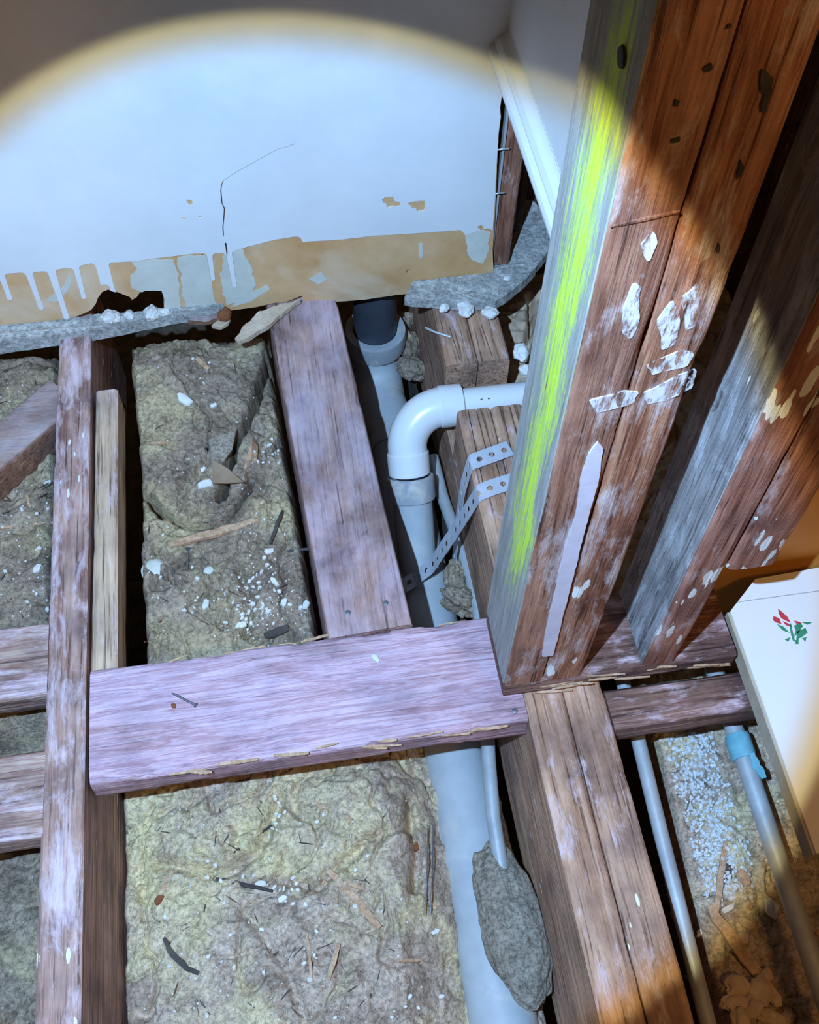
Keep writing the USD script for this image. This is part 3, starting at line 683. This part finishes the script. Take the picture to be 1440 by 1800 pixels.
def strap(path, label, w=.026, pitch=.0195, thick=.0009):
    path = np.asarray(path, float); seg = np.linalg.norm(np.diff(path, axis=0), axis=1); cum = np.r_[0, np.cumsum(seg)]
    fine = np.linspace(0, cum[-1], 400); P = np.stack([np.interp(fine, cum, path[:, k]) for k in range(3)], 1)
    ker = np.ones(15) / 15
    P = np.stack([np.convolve(np.pad(P[:, k], 7, mode='edge'), ker, 'valid') for k in range(3)], 1)
    T = np.gradient(P, axis=0); T /= np.linalg.norm(T, axis=1, keepdims=True)
    S = np.array([0, 1., 0]) - T * T[:, 1:2]; S /= np.linalg.norm(S, axis=1, keepdims=True); N = np.cross(S, T)
    n = int(cum[-1] / pitch); V, Fc = [], []
    ang = np.arange(16) * np.pi / 8
    for k in range(n):
        mid = (k + .5) * pitch; o = len(V)
        sq = np.stack([np.cos(ang), np.sin(ang)], 1); sq = sq / np.abs(sq).max(1, keepdims=True) * [pitch / 2, w / 2]
        ho = np.stack([np.cos(ang), np.sin(ang)], 1) * .0042
        for lay in (thick / 2, -thick / 2):
            for s_, c_ in np.vstack([sq, ho]):
                u = np.clip(mid + s_, 0, cum[-1])
                g_ = lambda A: np.array([np.interp(u, fine, A[:, q]) for q in range(3)])
                V.append(g_(P) + g_(S) * c_ + g_(N) * lay)
        for j in range(16):
            j2 = (j + 1) % 16
            a, b, c, d = o + j, o + j2, o + 16 + j2, o + 16 + j
            Fc += [(a, b, c), (a, c, d), (a + 32, c + 32, b + 32), (a + 32, d + 32, c + 32), (d, c, c + 32), (d, c + 32, d + 32)]
            if j in (1, 2, 3, 4, 5, 6, 9, 10, 11, 12, 13, 14):
                pass
            Fc += [(a, a + 32, b + 32), (a, b + 32, b)]
    m = trimesh.Trimesh(np.array(V), np.array(Fc), process=False)
    return single('perforated_strap', m, 'strap', label, 'strap', smooth=20)


strap([(.126, .775, -.285), (.130, .780, -.250), (.142, .785, -.232), (.160, .790, -.224), (.185, .790, -.190), (.215, .790, -.100), (.236, .785, -.02), (.243, .785, .004), (.262, .790, .006), (.31, .80, .006)], 'perforated metal strap crossing over the grey drain pipe, the nearer of two')
strap([(.226, .775, -.275), (.222, .790, -.235), (.226, .815, -.150), (.233, .832, -.05), (.242, .838, .004), (.262, .842, .006), (.31, .855, .006)], 'perforated metal strap passing behind the other strap, fixed higher on the joist')

# ================================================================== INSULATION
A_ = lambda z, *ps: [tuple(at(x, y, z)[:2]) for x, y in ps]
POLY = {}
m1 = rough_poly([(-.243, 1.184), (-.236, 1.05), (-.233, .9), (-.236, .78), (-.232, .70), (-.240, .602), (.006, .602), (-.002, .75), (-.012, .95), (-.020, 1.184)], .004, 1)
cr1 = A_(-.05, (470, 610), (462, 650), (450, 690), (430, 740), (410, 775), (400, 815), (385, 860))
cr2 = A_(-.05, (252, 862), (285, 895), (330, 915), (390, 905), (430, 860), (440, 830))
cr3 = A_(-.05, (210, 778), (260, 770), (310, 780), (370, 770), (415, 770))
bA, bB, bC = at(300, 670, -.05), at(340, 860, -.05), at(300, 1050, -.05)
me = terrain('m1', m1, lambda X, Y: -.058 - .03 * np.clip((.72 - Y) / .12, 0, 1), seed=1, amp=.013, step=.0021, bumps=[(bA[0], bA[1], .10, .030), (at(360, 880, -.05)[0], at(360, 880, -.05)[1], .05, -.022), (bC[0], bC[1], .07, .012)],
             cracks=[(cr1, .0042, .12), (cr2, .0045, .06), (cr3, .006, .025), (A_(-.05, (270, 960), (280, 1010), (310, 1030)), .003, .014), (A_(-.05, (255, 865), (290, 900)), .005, .05), (A_(-.05, (430, 1100), (440, 1050), (420, 1000)), .006, .015)])
single('insulation', me, 'insul', 'humped grey insulation batt between the pale cleat and the wide joist', 'insulation', smooth=True)
m2 = rough_poly([(-.292, .60), (-.292, .30), (-.292, -.25), (.235, -.25), (.236, .60)], .004, 2)
me = terrain('m2', m2, lambda X, Y: -.190 - .075 * np.clip((X + .05 * (fbm(np.stack([X * 14, Y * 14, 0 * X], -1), 3, 77) - .5) - .055) / .08, 0, 1), seed=4, amp=.018, step=.0023,
             bumps=[(*at(350, 1480, -.19)[:2], .075, .026), (*at(640, 1430, -.19)[:2], .08, .02), (*at(480, 1660, -.19)[:2], .10, .02), (*at(250, 1540, -.19)[:2], .03, -.02)],
             cracks=[(A_(-.19, (280, 1520), (340, 1535), (400, 1540), (455, 1500), (480, 1440), (490, 1400)), .008, .02), (A_(-.19, (490, 1545), (560, 1560), (600, 1520), (650, 1480), (720, 1450)), .007, .018), (A_(-.19, (720, 1400), (725, 1450), (735, 1490), (730, 1560)), .006, .03), (A_(-.19, (430, 1600), (500, 1700), (540, 1800)), .006, .012)])
single('insulation', me, 'insul_yellow', 'tan and yellow insulation batt in the large bay below the lavender board', 'insulation', smooth=True)
m3 = rough_poly([(-.80, 1.184), (-.345, 1.184), (-.347, .6), (-.352, -.25), (-.80, -.25)], .003, 3)
me = terrain('m3', m3, lambda X, Y: -.062 - .10 * np.clip((.62 - Y) / .05, 0, 1), seed=7, amp=.014, step=.0034, bumps=[(-.42, 1.13, .07, .02), (-.40, .82, .08, .012)])
single('insulation', me, 'insul', 'grey-green insulation batt left of the spattered joist', 'insulation', smooth=True)
m4 = rough_poly([(.452, .60), (.440, .40), (.430, .25), (.424, .10), (.420, -.25), (.66, -.25), (.66, .60)], .004, 4)
me = terrain('m4', m4, lambda X, Y: -.195 + 0 * X, seed=10, amp=.010, step=.0028)
single('insulation', me, 'insul_yellow', 'granule-strewn insulation in the narrow bay beside the tile slab', 'insulation', smooth=True)
m5 = rough_poly([(.095, 1.36), (.242, 1.36), (.242, .60), (.12, .60)], .003, 5)
me = terrain('m5', m5, lambda X, Y: -.385 + .13 * np.clip((X - .222) / .012, 0, 1), seed=13, amp=.012, step=.0034)
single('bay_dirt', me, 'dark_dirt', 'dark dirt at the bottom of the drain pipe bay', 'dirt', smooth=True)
m6 = rough_poly([(.358, 1.34), (.352, 1.0), (.345, .606), (.80, .606), (.80, 1.34)], .004, 6)
me = terrain('m6', m6, lambda X, Y: -.13 + 0 * X, seed=16, amp=.016, step=.004, cracks=[(A_(-.13, (932, 520), (935, 570), (930, 600), (920, 630)), .006, .05)])
single('insulation', me, 'stone', 'crumbling tan fill seen in the gap beside the notched joist', 'insulation', smooth=True)

POLY.update(m1=m1.buffer(-.012), m2=m2.buffer(-.012), m3=m3.buffer(-.010), m4=m4.buffer(-.01))
# muddy clump wrapping the thin pipe
cl = lump((.2020, .268, -.222), .115, 5, (.70, 1.85, .62), .22, 5, .10, 1.9)
v = np.asarray(cl.vertices); v = v + .006 * (fbm(v * 60, 4)[:, None] - .5) * unit([0, 0, 1]) + .005 * (fbm(v * 45 + 9, 3)[:, None] - .5)
single('insulation_clump', trimesh.Trimesh(v, cl.faces, process=False), 'clump', 'brownish grey clump of insulation pressed against the big drain pipe', 'insulation', smooth=True)
for k, (px, py, sz, key) in enumerate([(738, 600, .05, 'm5'), (735, 640, .045, 'm5'), (725, 560, .04, 'm5'), (815, 1010, .045, 'm5'), (825, 1050, .05, 'm5')]):
    p = at(px, py, -.20)
    single('insulation_tuft', lump((min(p[0], .222), p[1], -.21), sz, k + 60, (.8, 1.3, 1.0), .5, 4, k, 2.2), 'insul', ['bluish insulation tuft right of the black pipe', 'insulation tuft above the white elbow', 'insulation tuft under the wall beside the bell hub', 'insulation tuft beside the thin pipe under the strap', 'insulation tuft against the lavender board beside the thin pipe'][k], 'insulation', smooth=True)

# ================================================================== LEDGES AND RUBBLE AT THE WALL FOOT
def ledge(pts, z0, z1, mat, label, seed, name='broken_floor_edge', cat='rubble'):
    p = rough_poly(pts, .003, seed, .004, 70)
    m = trimesh.creation.extrude_polygon(p, z1 - z0, engine='earcut').subdivide().subdivide()
    v = np.asarray(m.vertices).copy(); v[:, 2] += z0
    top = v[:, 2] > (z0 + z1) / 2
    v[top, 2] += .010 * (fbm(v[top] * 45, 4, seed) - .5)
    return single(name, trimesh.Trimesh(v, m.faces, process=False), mat, label, cat, smooth=30)


ledge([(-.80, 1.150), (-.42, 1.152), (-.282, 1.160), (-.23, 1.166), (-.17, 1.176), (-.10, 1.181), (-.08, 1.184), (-.10, 1.188), (-.80, 1.188)], -.012, .014, 'mortar', 'grey mortar ledge at the wall foot above the left joist', 31)
ledge([(.197, 1.150), (.26, 1.132), (.335, 1.120), (.352, 1.130), (.395, 1.165), (.430, 1.205), (.455, 1.235), (.462, 1.31), (.425, 1.36), (.375, 1.25), (.350, 1.20), (.30, 1.184), (.215, 1.184)], .004, .022, 'mortar', 'blue-grey broken floor scrap bending around the wall corner', 32)
for k, (px, py, sz, lab) in enumerate([(196, 548, .030, 'plaster lump under the left of the two black holes in the wall foot'), (266, 540, .028, 'plaster lump under the right of the two black holes in the wall foot'), (228, 536, .018, 'small white plaster lump between the two holes in the wall foot'), (287, 532, .018, 'upright white plaster chunk beside the right hole in the wall foot'),
                                       (395, 556, .026, 'reddish plaster chunk below the wall crack'), (818, 545, .030, 'white crumb of plaster on the far stump of the notched joist'), (862, 553, .026, 'white crumb at the corner of the notched joist by the floor scrap'), (780, 545, .018, 'small white crumb at the left of the notched joist end'),
                                       (893, 500, .024, 'pale crumb on the blue-grey floor scrap nearest the wall'), (885, 478, .02, 'small pale crumb on the floor scrap beside the brown lath'), (918, 437, .016, 'cream chip on the upper end of the floor scrap'), (916, 622, .030, 'cream splintered chunk beside the notched joist stump'), (928, 655, .026, 'pale chunk between joist stump and lime-streaked stud')]):
    z = .010
    p = at(px, py, z)
    single('plaster_chunk', lump((p[0], min(p[1], 1.18) if k < 5 else p[1], z + .004), sz, k + 10, (1, .8, .7), .55, 2, k, 1.5), 'rust' if k == 4 else 'plaster', lab, 'plaster chunk', smooth=False)
# brown lath at the wall's broken right edge
t = thing('wall_lath', 'brown lath board exposed at the broken right edge of the white wall', 'lath', (.36, 1.2, .03))
part('timber', beam((.3585, 1.196, .026), (.3585, 1.196, .44), .030, .016, up=(0, -1, 0), seed=40), 'post', t)
part('metal_edge', beam((.3415, 1.193, .012), (.3415, 1.193, .44), .0035, .012, up=(0, -1, 0), r=.0006, seed=41, wear=0), 'galv', t, label='thin metal edge strip')
for q in ((883, 262), (875, 340)):
    p = at(*q, 1.187, 1); part('tie_wire', tube([p + [-.014, 0, -.002], p + [0, -.002, .002], p + [.010, 0, 0]], .0012, 8), 'galv', t)
single('sheathing_scrap', beam((.385, 1.27, -.05), (.385, 1.27, .5), .05, .03, up=(0, -1, 0), seed=43), 'dark', 'dark rough board deep in the gap beside the brown lath', 'board')
# wood shards at the wall foot
SH = A_(.012, (412, 594), (428, 572), (455, 548), (530, 525), (500, 548), (470, 572), (440, 592), (420, 600))
ledge(SH, .004, .012, 'stone', 'torn tan wood shard below the wall near the wide joist', 33, 'wood_shard', 'wood scrap')
ledge(A_(.008, (372, 572), (385, 560), (405, 558), (400, 568), (385, 575)), .002, .008, 'stone', 'small tan wood shard beneath the wall crack', 34, 'wood_shard', 'wood scrap')
ledge(A_(.0, (352, 552), (380, 549), (392, 556), (360, 562), (330, 560)), -.012, -.002, 'brace', 'reddish wood scrap below the crack in the wall foot', 35, 'wood_shard', 'wood scrap')

# torn paper flap and shell-like scrap in the humped batt
def sheet(ps, thick=.0015, lift=None):
    ps = np.array(ps); c = ps.mean(0)
    if lift is not None: ps = ps + lift
    n = len(ps); v = np.vstack([ps, [ps.mean(0)], ps - [0, 0, thick], [ps.mean(0) - [0, 0, thick]]])
    f = []
    for k in range(n):
        k2 = (k + 1) % n
        f += [(n, k, k2), (2 * n + 1, n + 1 + k2, n + 1 + k), (k, n + 1 + k, n + 1 + k2), (k, n + 1 + k2, k2)]
    m = trimesh.Trimesh(v, np.array(f), process=False)
    m.fix_normals()
    return m
def pts(z, *qs): return [at(x, y, z + dz) for x, y, dz in qs]
pf = thing('paper_flap', 'folded brown paper flap torn up in the humped batt', 'paper', rest('m1', 395, 815))
part('flap', sheet(pts(-.052, (374, 808, .0), (402, 824, .006), (428, 847, .010), (400, 849, .004), (373, 849, .0)), .002), 'paper', pf, False)
part('fold', sheet(pts(-.060, (366, 773, .004), (392, 764, .012), (416, 753, .012), (408, 790, .006), (392, 812, .002), (372, 806, .004)), .003), 'clump', pf, False, label='grey-green torn fold')
p1 = [rest('m1', *q, .005) for q in ((432, 815), (445, 782), (455, 790), (452, 815), (440, 835), (430, 832))]
single('paper_flap', sheet(p1, .003, np.array([[0, 0, .002], [0, 0, .010], [0, 0, .006], [0, 0, .0], [0, 0, .0], [0, 0, .002]])), 'splinter', 'curled cream scrap beside the folded brown paper flap', 'paper', smooth=False)

# ================================================================== TILE SLAB
ts = thing('tile_slab', 'white glazed tile slab with a red flower print', 'tile slab', (.62, .42, 0))
xl = .5195
c_ = A_(.030, (1325, 1022))[0]
outl = Polygon([(xl - .003, .240), (xl, .545), (.5665, .585), (.90, .600), (.90, .240)])
part('backer', slab_xy(outl.buffer(-.0012, join_style=2), 0.0005, .0225), 'tile_body', ts, False, label='tan edge of the backer')
seam = .5560
for poly in (outl.intersection(sbox(0, 0, 2, seam - .0006)), outl.intersection(sbox(0, seam + .0006, 2, 2))):
    part('tile', slab_xy(poly, .0228, .0290), 'tile', ts, False)
part('edge_trim', slab_xy(Polygon([(xl - .0065, .240), (xl - .0035, .545), (xl + .0005, .545), (xl - .0025, .240)]), .0005, .0262), 'tile_body', ts, False)
T_ = lambda q: A_(.0293, *q)
def print_(q, mat, nm, wig=.0004): part(nm, slab_xy(Polygon(T_(q)).buffer(0), .0291, .0296), mat, ts, False)
for q in ([(1368, 1070), (1374, 1075), (1384, 1084), (1390, 1094), (1384, 1092), (1374, 1087), (1370, 1080)], [(1360, 1083), (1370, 1087), (1374, 1097), (1364, 1094), (1359, 1090)], [(1396, 1091), (1405, 1093), (1410, 1096), (1400, 1096)], [(1376, 1092), (1386, 1096), (1392, 1102), (1382, 1099)]):
    print_(q, 'red', 'flower_petal')
for q in ([(1388, 1096), (1391, 1096), (1394, 1112), (1398, 1128), (1394, 1126), (1390, 1112)], [(1396, 1100), (1406, 1095), (1412, 1100), (1404, 1112), (1396, 1120), (1399, 1108)], [(1402, 1110), (1416, 1104), (1420, 1112), (1410, 1120), (1400, 1124)], [(1366, 1097), (1378, 1102), (1388, 1112), (1376, 1108)], [(1410, 1094), (1428, 1094), (1420, 1098)],
          [(1380, 1124), (1390, 1120), (1386, 1128)], [(1398, 1126), (1404, 1122), (1404, 1132), (1399, 1132)], [(1410, 1122), (1418, 1120), (1416, 1128)]):
    print_(q, 'green', 'flower_leaf')

# ================================================================== SMALL DEBRIS
def nail(a, b, r=.0014, head=True):
    a, b = np.asarray(a, float), np.asarray(b, float); d = unit(b - a)
    ms = [tube([a, a + d * .004, b], [r * .3, r, r], 10)]
    if head: ms.append(lathe(b, d, [(0, r), (.0, .0032), (.0012, .0032), (.0014, .0)], 14))
    return trimesh.util.concatenate(ms)


a, b = at(302, 1218, .003), at(343, 1239, .004)
single('nail', nail(a, b), 'steel', 'bent-looking nail lying on the lavender-dusted board', 'nail')
a, b = rest('m1', 330, 1006, .003), rest('m1', 331, 968, .004)
single('nail', nail(a, b), 'steel', 'grey nail on the insulation below the long sunken stick', 'nail')
a, b = rest('m1', 505, 972, .004), rest('m1', 544, 968, .005)
single('nail', nail(a, b, .0022), 'steel', 'thick grey nail beside the left edge of the wide joist', 'nail')
single('nail', tube([rest('m1', 255, 1130, .003), rest('m1', 258, 1112, .006), rest('m1', 284, 1094, .004)], .0011, 8), 'rust', 'thin bent rusty wire on the insulation near the cleat foot', 'wire')
p = at(305, 1240, .001); single('rust_spot', flake(p, .010, .002, 5), 'rust', 'rusty flake below the nail on the lavender-dusted board', 'flake', smooth=False)
p = at(660, 1157, .002); single('plaster_chip', flake(p, .019, .003, 8, -.9, .1, .5), 'plaster', 'single white chip on the back of the lavender-dusted board', 'plaster chip', smooth=False)

single('wire', trimesh.util.concatenate([tube([rest('m2', 752 + d, 1455, .012), rest('m2', 751 + d, 1530, .014), rest('m2', 748 + d, 1608, .006)], .0009, 8) for d in (0, 9)]), 'steel', 'pair of thin dark wires running along the left of the big drain pipe', 'wire')
for px, py, lab in ((733, 1488, 'rust brown flake in the crack beside the big drain pipe'), (280, 1582, 'rust brown flake in the crease near the left joist')):
    single('rust_spot', flake(rest('m2', px, py, .003), .016, .004, px, .8, .4, .6, 9), 'rust', lab, 'flake', smooth=False)
for px, py, lab in ((612, 1077, 'left nail head in the near end of the wide joist'), (678, 1060, 'right nail head in the near end of the wide joist'), (905, 1250, 'nail head at the corner of the lavender-dusted board')):
    q = at(px, py, 0); single('nail', lathe(q - [0, 0, .001], (0, 0, 1), [(0, .0036), (.0022, .0036), (.0028, .002), (.0028, 0)], 14), 'steel', lab, 'nail')
q0, q1 = at(893, 1022, .012), at(868, 1078, .006)
single('wood_splinter', stick(q0, q1, .005, .003, 71), 'splinter', 'pale sliver leaning at the back foot of the lime-streaked stud', 'stick', smooth=False)
q0, q1, q2 = at(748, 576, .0), at(765, 584, .004), at(792, 592, .002)
single('wire', tube([q0, q1, q2], .0018, 8), 'galv', 'short pale wire hooked over the joist stump near the bell hub', 'wire')
STICKS = [
    ('m1', (298, 962), (455, 918), .011, .006, 'splinter', 'long sunken stick across the humped batt', 'stick'),
    ('m1', (475, 958), (497, 900), .005, .004, 'twig', 'dark short stick beside the wide joist', 'stick'),
    ('m1', (282, 690), (318, 620), .006, .004, 'splinter', 'faint tan sliver on the top of the hump', 'stick'),
    ('m1', (345, 632), (368, 652), .008, .004, 'splinter', 'short tan sliver right of the hump top', 'stick'),
    ('m1', (260, 783), (300, 780), .005, .003, 'splinter', 'tan sliver in the crease under the hump', 'stick'),
    ('m1', (465, 1120), (508, 1106), .012, .003, 'twig', 'dark leaf-shaped bark flake near the lavender board', 'bark'),
    ('m2', (578, 1530), (668, 1632), .010, .005, 'splinter', 'bright wood sliver in the large bay, upper of a crossed pair', 'stick'),
    ('m2', (568, 1550), (710, 1690), .008, .004, 'splinter', 'duller wood sliver crossing under the bright one', 'stick'),
    ('m2', (610, 1556), (772, 1594), .006, .004, 'splinter', 'thin sliver pointing at the big drain pipe', 'stick'),
    ('m2', (288, 1650), (350, 1712), .007, .005, 'twig', 'dark curved twig on the insulation near the lower left', 'twig'),
    ('m2', (412, 1500), (478, 1452), .003, .003, 'twig', 'thin dark twig on the rounded lump below the board', 'twig'),
    ('m2', (556, 1415), (620, 1442), .004, .003, 'splinter', 'reddish sliver just below the front of the lavender board', 'stick'),
    ('m2', (700, 1690), (742, 1690), .004, .003, 'splinter', 'short orange sliver beside the big drain pipe', 'stick'),
    ('m2', (278, 1582), (305, 1532), .007, .003, 'splinter', 'tan chip standing in the crease near the left joist', 'stick'),
    ('m2', (578, 1722), (596, 1660), .006, .003, 'splinter', 'pale sliver low in the middle of the large bay', 'stick'),
    ('m2', (380, 1545), (480, 1568), .005, .004, 'twig', 'grey stick along the crease of the large bay', 'stick'),
    ('m2', (540, 1640), (548, 1720), .004, .003, 'splinter', 'upright thin brown sliver in the large bay', 'stick'),
    ('m3', (0, 931), (92, 917), .004, .003, 'splinter', 'straw-coloured sliver lying level left of the spattered joist', 'stick'),
    ('m3', (48, 872), (62, 928), .004, .003, 'splinter', 'straw-coloured sliver crossing the level one at the left', 'stick'),
    ('m3', (28, 825), (60, 823), .005, .003, 'plaster', 'white sliver below the slanting brace', 'stick'),
    ('m4', (1274, 1480), (1258, 1605), .008, .004, 'splinter', 'upright tan sliver in the granule-strewn bay', 'stick'),
    ('m4', (1245, 1595), (1352, 1742), .016, .006, 'splinter', 'broad orange plank splinter above the rubble pile', 'stick'),
    ('m4', (1280, 1520), (1272, 1562), .012, .004, 'twig', 'dark slate flake beside the upright tan sliver', 'flake'),
    ('m4', (1300, 1530), (1312, 1558), .014, .003, 'splinter', 'cream curled chip beside the upright tan sliver', 'chip'),
]
for k, (key, a, b, w, h, mat, lab, cat) in enumerate(STICKS):
    single('wood_splinter' if cat in ('stick', 'chip') else 'dark_scrap', stick(rest(key, *a, .003), rest(key, *b, .004), w, h, k + 5, .45, .006 if 'curved' in lab else 0), mat, lab, cat, smooth=False)

# white chips that can be told apart
CHIPS = [('m1', 325, 704, .034, -.8, 'large white leaf-shaped chip on the yellow patch of the hump'), ('m1', 376, 714, .014, .4, 'small white chip right of the large leaf-shaped chip'), ('m1', 358, 828, .022, 0, 'upper white plaster bit beside the brown paper flap'), ('m1', 360, 852, .030, .2, 'lower white plaster bit beside the brown paper flap'),
         ('m1', 272, 1003, .038, .2, 'round cream lump of foam near the cleat'), ('m1', 367, 1004, .014, 0, 'small cream round bit between two nails'), ('m1', 482, 1023, .018, -.9, 'white curled chip near the wide joist'), ('m1', 474, 970, .018, .3, 'white chip at the end of the thick nail'), ('m1', 535, 1065, .024, .5, 'bluish white chip close to the foot of the wide joist'),
         ('m1', 500, 1060, .018, 1.2, 'white triangular chip left of the bluish chip'), ('m1', 425, 1100, .02, .2, 'grey white chip pile piece by the lavender board'), ('m1', 362, 1064, .018, 1.2, 'pale chip in the middle below the sunken stick'),
         ('m2', 458, 1555, .018, .2, 'white chip in the crease of the large bay'), ('m2', 760, 1636, .022, .1, 'white chip against the left of the big drain pipe'), ('m2', 545, 1722, .008, 0, 'tiny round white chip low in the large bay'), ('m2', 496, 1580, .016, .3, 'pair-like white crumb under the crease'), ('m2', 776, 1752, .010, .3, 'small white crumb near the lower end of the drain pipe'),
         ('m4', 1283, 1596, .028, .3, 'white curled plaster bit in the granule-strewn bay'), ('m4', 1356, 1596, .034, 1.3, 'tall cream chip leaning by the taped supply pipe'), ('m4', 1230, 1640, .016, .8, 'white chip beside the lone supply pipe'),
         ('m3', 70, 966, .010, 0, 'small white chip left of the joist under the straw slivers'), ('m3', 66, 1000, .018, 1, 'white sliver chip above the farther left blocking board')]
for k, (key, px, py, s_, rot, lab) in enumerate(CHIPS):
    p = rest(key, px, py, .002)
    if 'foam' in lab or 'round' in lab:
        single('plaster_chip', lump(p, s_, k, (1, .85, .5), .2, 3), 'primer', lab, 'chip', smooth=True)
    else:
        single('plaster_chip', flake(p, s_, .003, k + 3, rot, .2, .55), 'plaster', lab, 'plaster chip', smooth=False)
# many like chips: one built, the rest refer to it
def scatter_chips(group, label, spots, mat='plaster', size=.0065):
    first = None
    for k, (key, px, py) in enumerate(spots):
        p = rest(key, px, py, .0015)
        if not POLY[key].contains(Point(p[0], p[1])):
            continue
        path = numbered('/World', 'plaster_crumb')
        x = UsdGeom.Xform.Define(stage, path)
        x.AddTranslateOp().Set(Gf.Vec3d(*map(float, p))); x.AddRotateXYZOp().Set(Gf.Vec3f(float(RNG.uniform(-20, 20)), float(RNG.uniform(-20, 20)), float(RNG.uniform(0, 360)))); s = float(RNG.uniform(.6, 1.35)); x.AddScaleOp().Set(Gf.Vec3f(s, s, s))
        if first is None:
            usdkit.mesh(stage, path + '/crumb', flake((0, 0, 0), size, .003, 77, 0, 0, .7), MAT[mat], False); first = path
        else:
            x.GetPrim().GetReferences().AddInternalReference(first); x.GetPrim().SetInstanceable(True)
        say(x.GetPrim(), label, 'plaster crumb', group)
sp = [('m1', RNG.normal(455, 28), RNG.normal(1070, 34)) for _ in range(46)] + [('m1', RNG.normal(330, 45), RNG.normal(625, 22)) for _ in range(12)] + [('m1', RNG.normal(470, 18), RNG.normal(800, 14)) for _ in range(16)] + [('m1', RNG.uniform(215, 540), RNG.uniform(900, 1110)) for _ in range(26)]
scatter_chips('white plaster crumbs on the humped batt', 'tiny white plaster crumb strewn on the humped grey batt', [q for q in sp if 215 < q[1] < 545 and q[2] < 1112])
sp = [('m2', RNG.uniform(270, 740), RNG.uniform(1420, 1790)) for _ in range(44)] + [('m2', RNG.normal(500, 18), RNG.normal(1560, 14)) for _ in range(12)] + [('m2', RNG.normal(485, 8), RNG.uniform(1400, 1470)) for _ in range(10)]
scatter_chips('white plaster crumbs in the large bay', 'tiny white plaster crumb strewn in the large yellowish bay', sp)
scatter_chips('white plaster crumbs left of the joist', 'tiny white plaster crumb on the batt left of the spattered joist', [('m3', RNG.uniform(5, 90), RNG.uniform(830, 1080)) for _ in range(14)])

# white granules: uncountable
ms = []
gg = np.random.default_rng(3)
while len(ms) < 900:
    t_ = gg.uniform(0, 1); px = 1195 + 60 * t_ + gg.normal(0, 30) + 14; py = 1275 + 300 * t_ + gg.normal(0, 12)
    p = rest('m4', px, py, .0015)
    if not .455 < p[0] < .530 or p[1] > .47: continue
    ms.append(flake(p, gg.uniform(.003, .0085), .003, len(ms) + 500, None, .6, .7, 5))
single('granules', trimesh.util.concatenate(ms), 'granule', 'loose white granules strewn over the narrow bay by the tile slab', 'granules', kind='stuff', smooth=False)
ms = []
while len(ms) < 500:
    key, px, py = [('m1', gg.uniform(210, 560), gg.uniform(590, 1110)), ('m2', gg.uniform(250, 750), gg.uniform(1400, 1795)), ('m3', gg.uniform(0, 100), gg.uniform(600, 1090)), ('m1', gg.normal(460, 40), gg.normal(1060, 40))][len(ms) % 4]
    p = rest(key, px, py, .0008)
    if not POLY[key].contains(Point(p[0], p[1])): p = rest('m2', gg.uniform(300, 700), gg.uniform(1430, 1790), .0008)
    ms.append(flake(p, gg.uniform(.0018, .0042), .0015, len(ms) + 2000, None, .6, .7, 5))
single('dust_grit', trimesh.util.concatenate(ms), 'plaster', 'fine pale grit sprinkled over the insulation batts', 'grit', kind='stuff', smooth=False)
# fine fibres and straw bits
ms = []
for k in range(110):
    key, px, py = [('m1', gg.uniform(215, 555), gg.uniform(590, 1105)), ('m2', gg.uniform(255, 745), gg.uniform(1410, 1795)), ('m3', gg.uniform(0, 95), gg.uniform(600, 1090)), ('m2', gg.uniform(255, 745), gg.uniform(1410, 1795))][k % 4]
    p = rest(key, px, py, .002)
    if not POLY[key].contains(Point(p[0], p[1])): continue
    d = gg.uniform(-1, 1, 3) * [1, 1, .15]; d = unit(d) * gg.uniform(.006, .022)
    ms.append(stick(p, p + d, gg.uniform(.0007, .0014), .0008, k + 900))
single('straw_bits', trimesh.util.concatenate(ms), 'twig', 'hair-thin dark fibres and straw bits on the insulation batts', 'fibres', kind='stuff', smooth=False)

# rubble pile at the lower right
for k, (px, py, sz, lab) in enumerate([(1292, 1735, .048, 'flat pale stone at the top of the rubble pile'), (1330, 1745, .044, 'squarish pale stone right in the rubble pile'), (1355, 1752, .028, 'narrow stone at the right end of the rubble pile'), (1290, 1768, .036, 'brown stone in the middle of the rubble pile'), (1320, 1775, .034, 'tan stone in the lower middle of the rubble pile'),
                                       (1345, 1785, .030, 'small brown stone low right in the rubble pile'), (1278, 1762, .028, 'small stone at the left end of the rubble pile'), (1300, 1795, .036, 'stone at the bottom edge of the rubble pile'), (1365, 1795, .026, 'lowest right stone of the rubble pile'), (1345, 1715, .022, 'lone stone beside the broad plank splinter'), (1305, 1650, .018, 'brown pebble above the broad plank splinter'), (1310, 1625, .02, 'pebble under the white curled plaster bit')]):
    p = rest('m4', px, py, .006)
    m = lump(p, sz * .86, k + 90, (1, .72, .42), .8, 2, k * 1.1, 1.0)
    single('rubble_stone', m, 'stone', lab, 'stone', smooth=False)
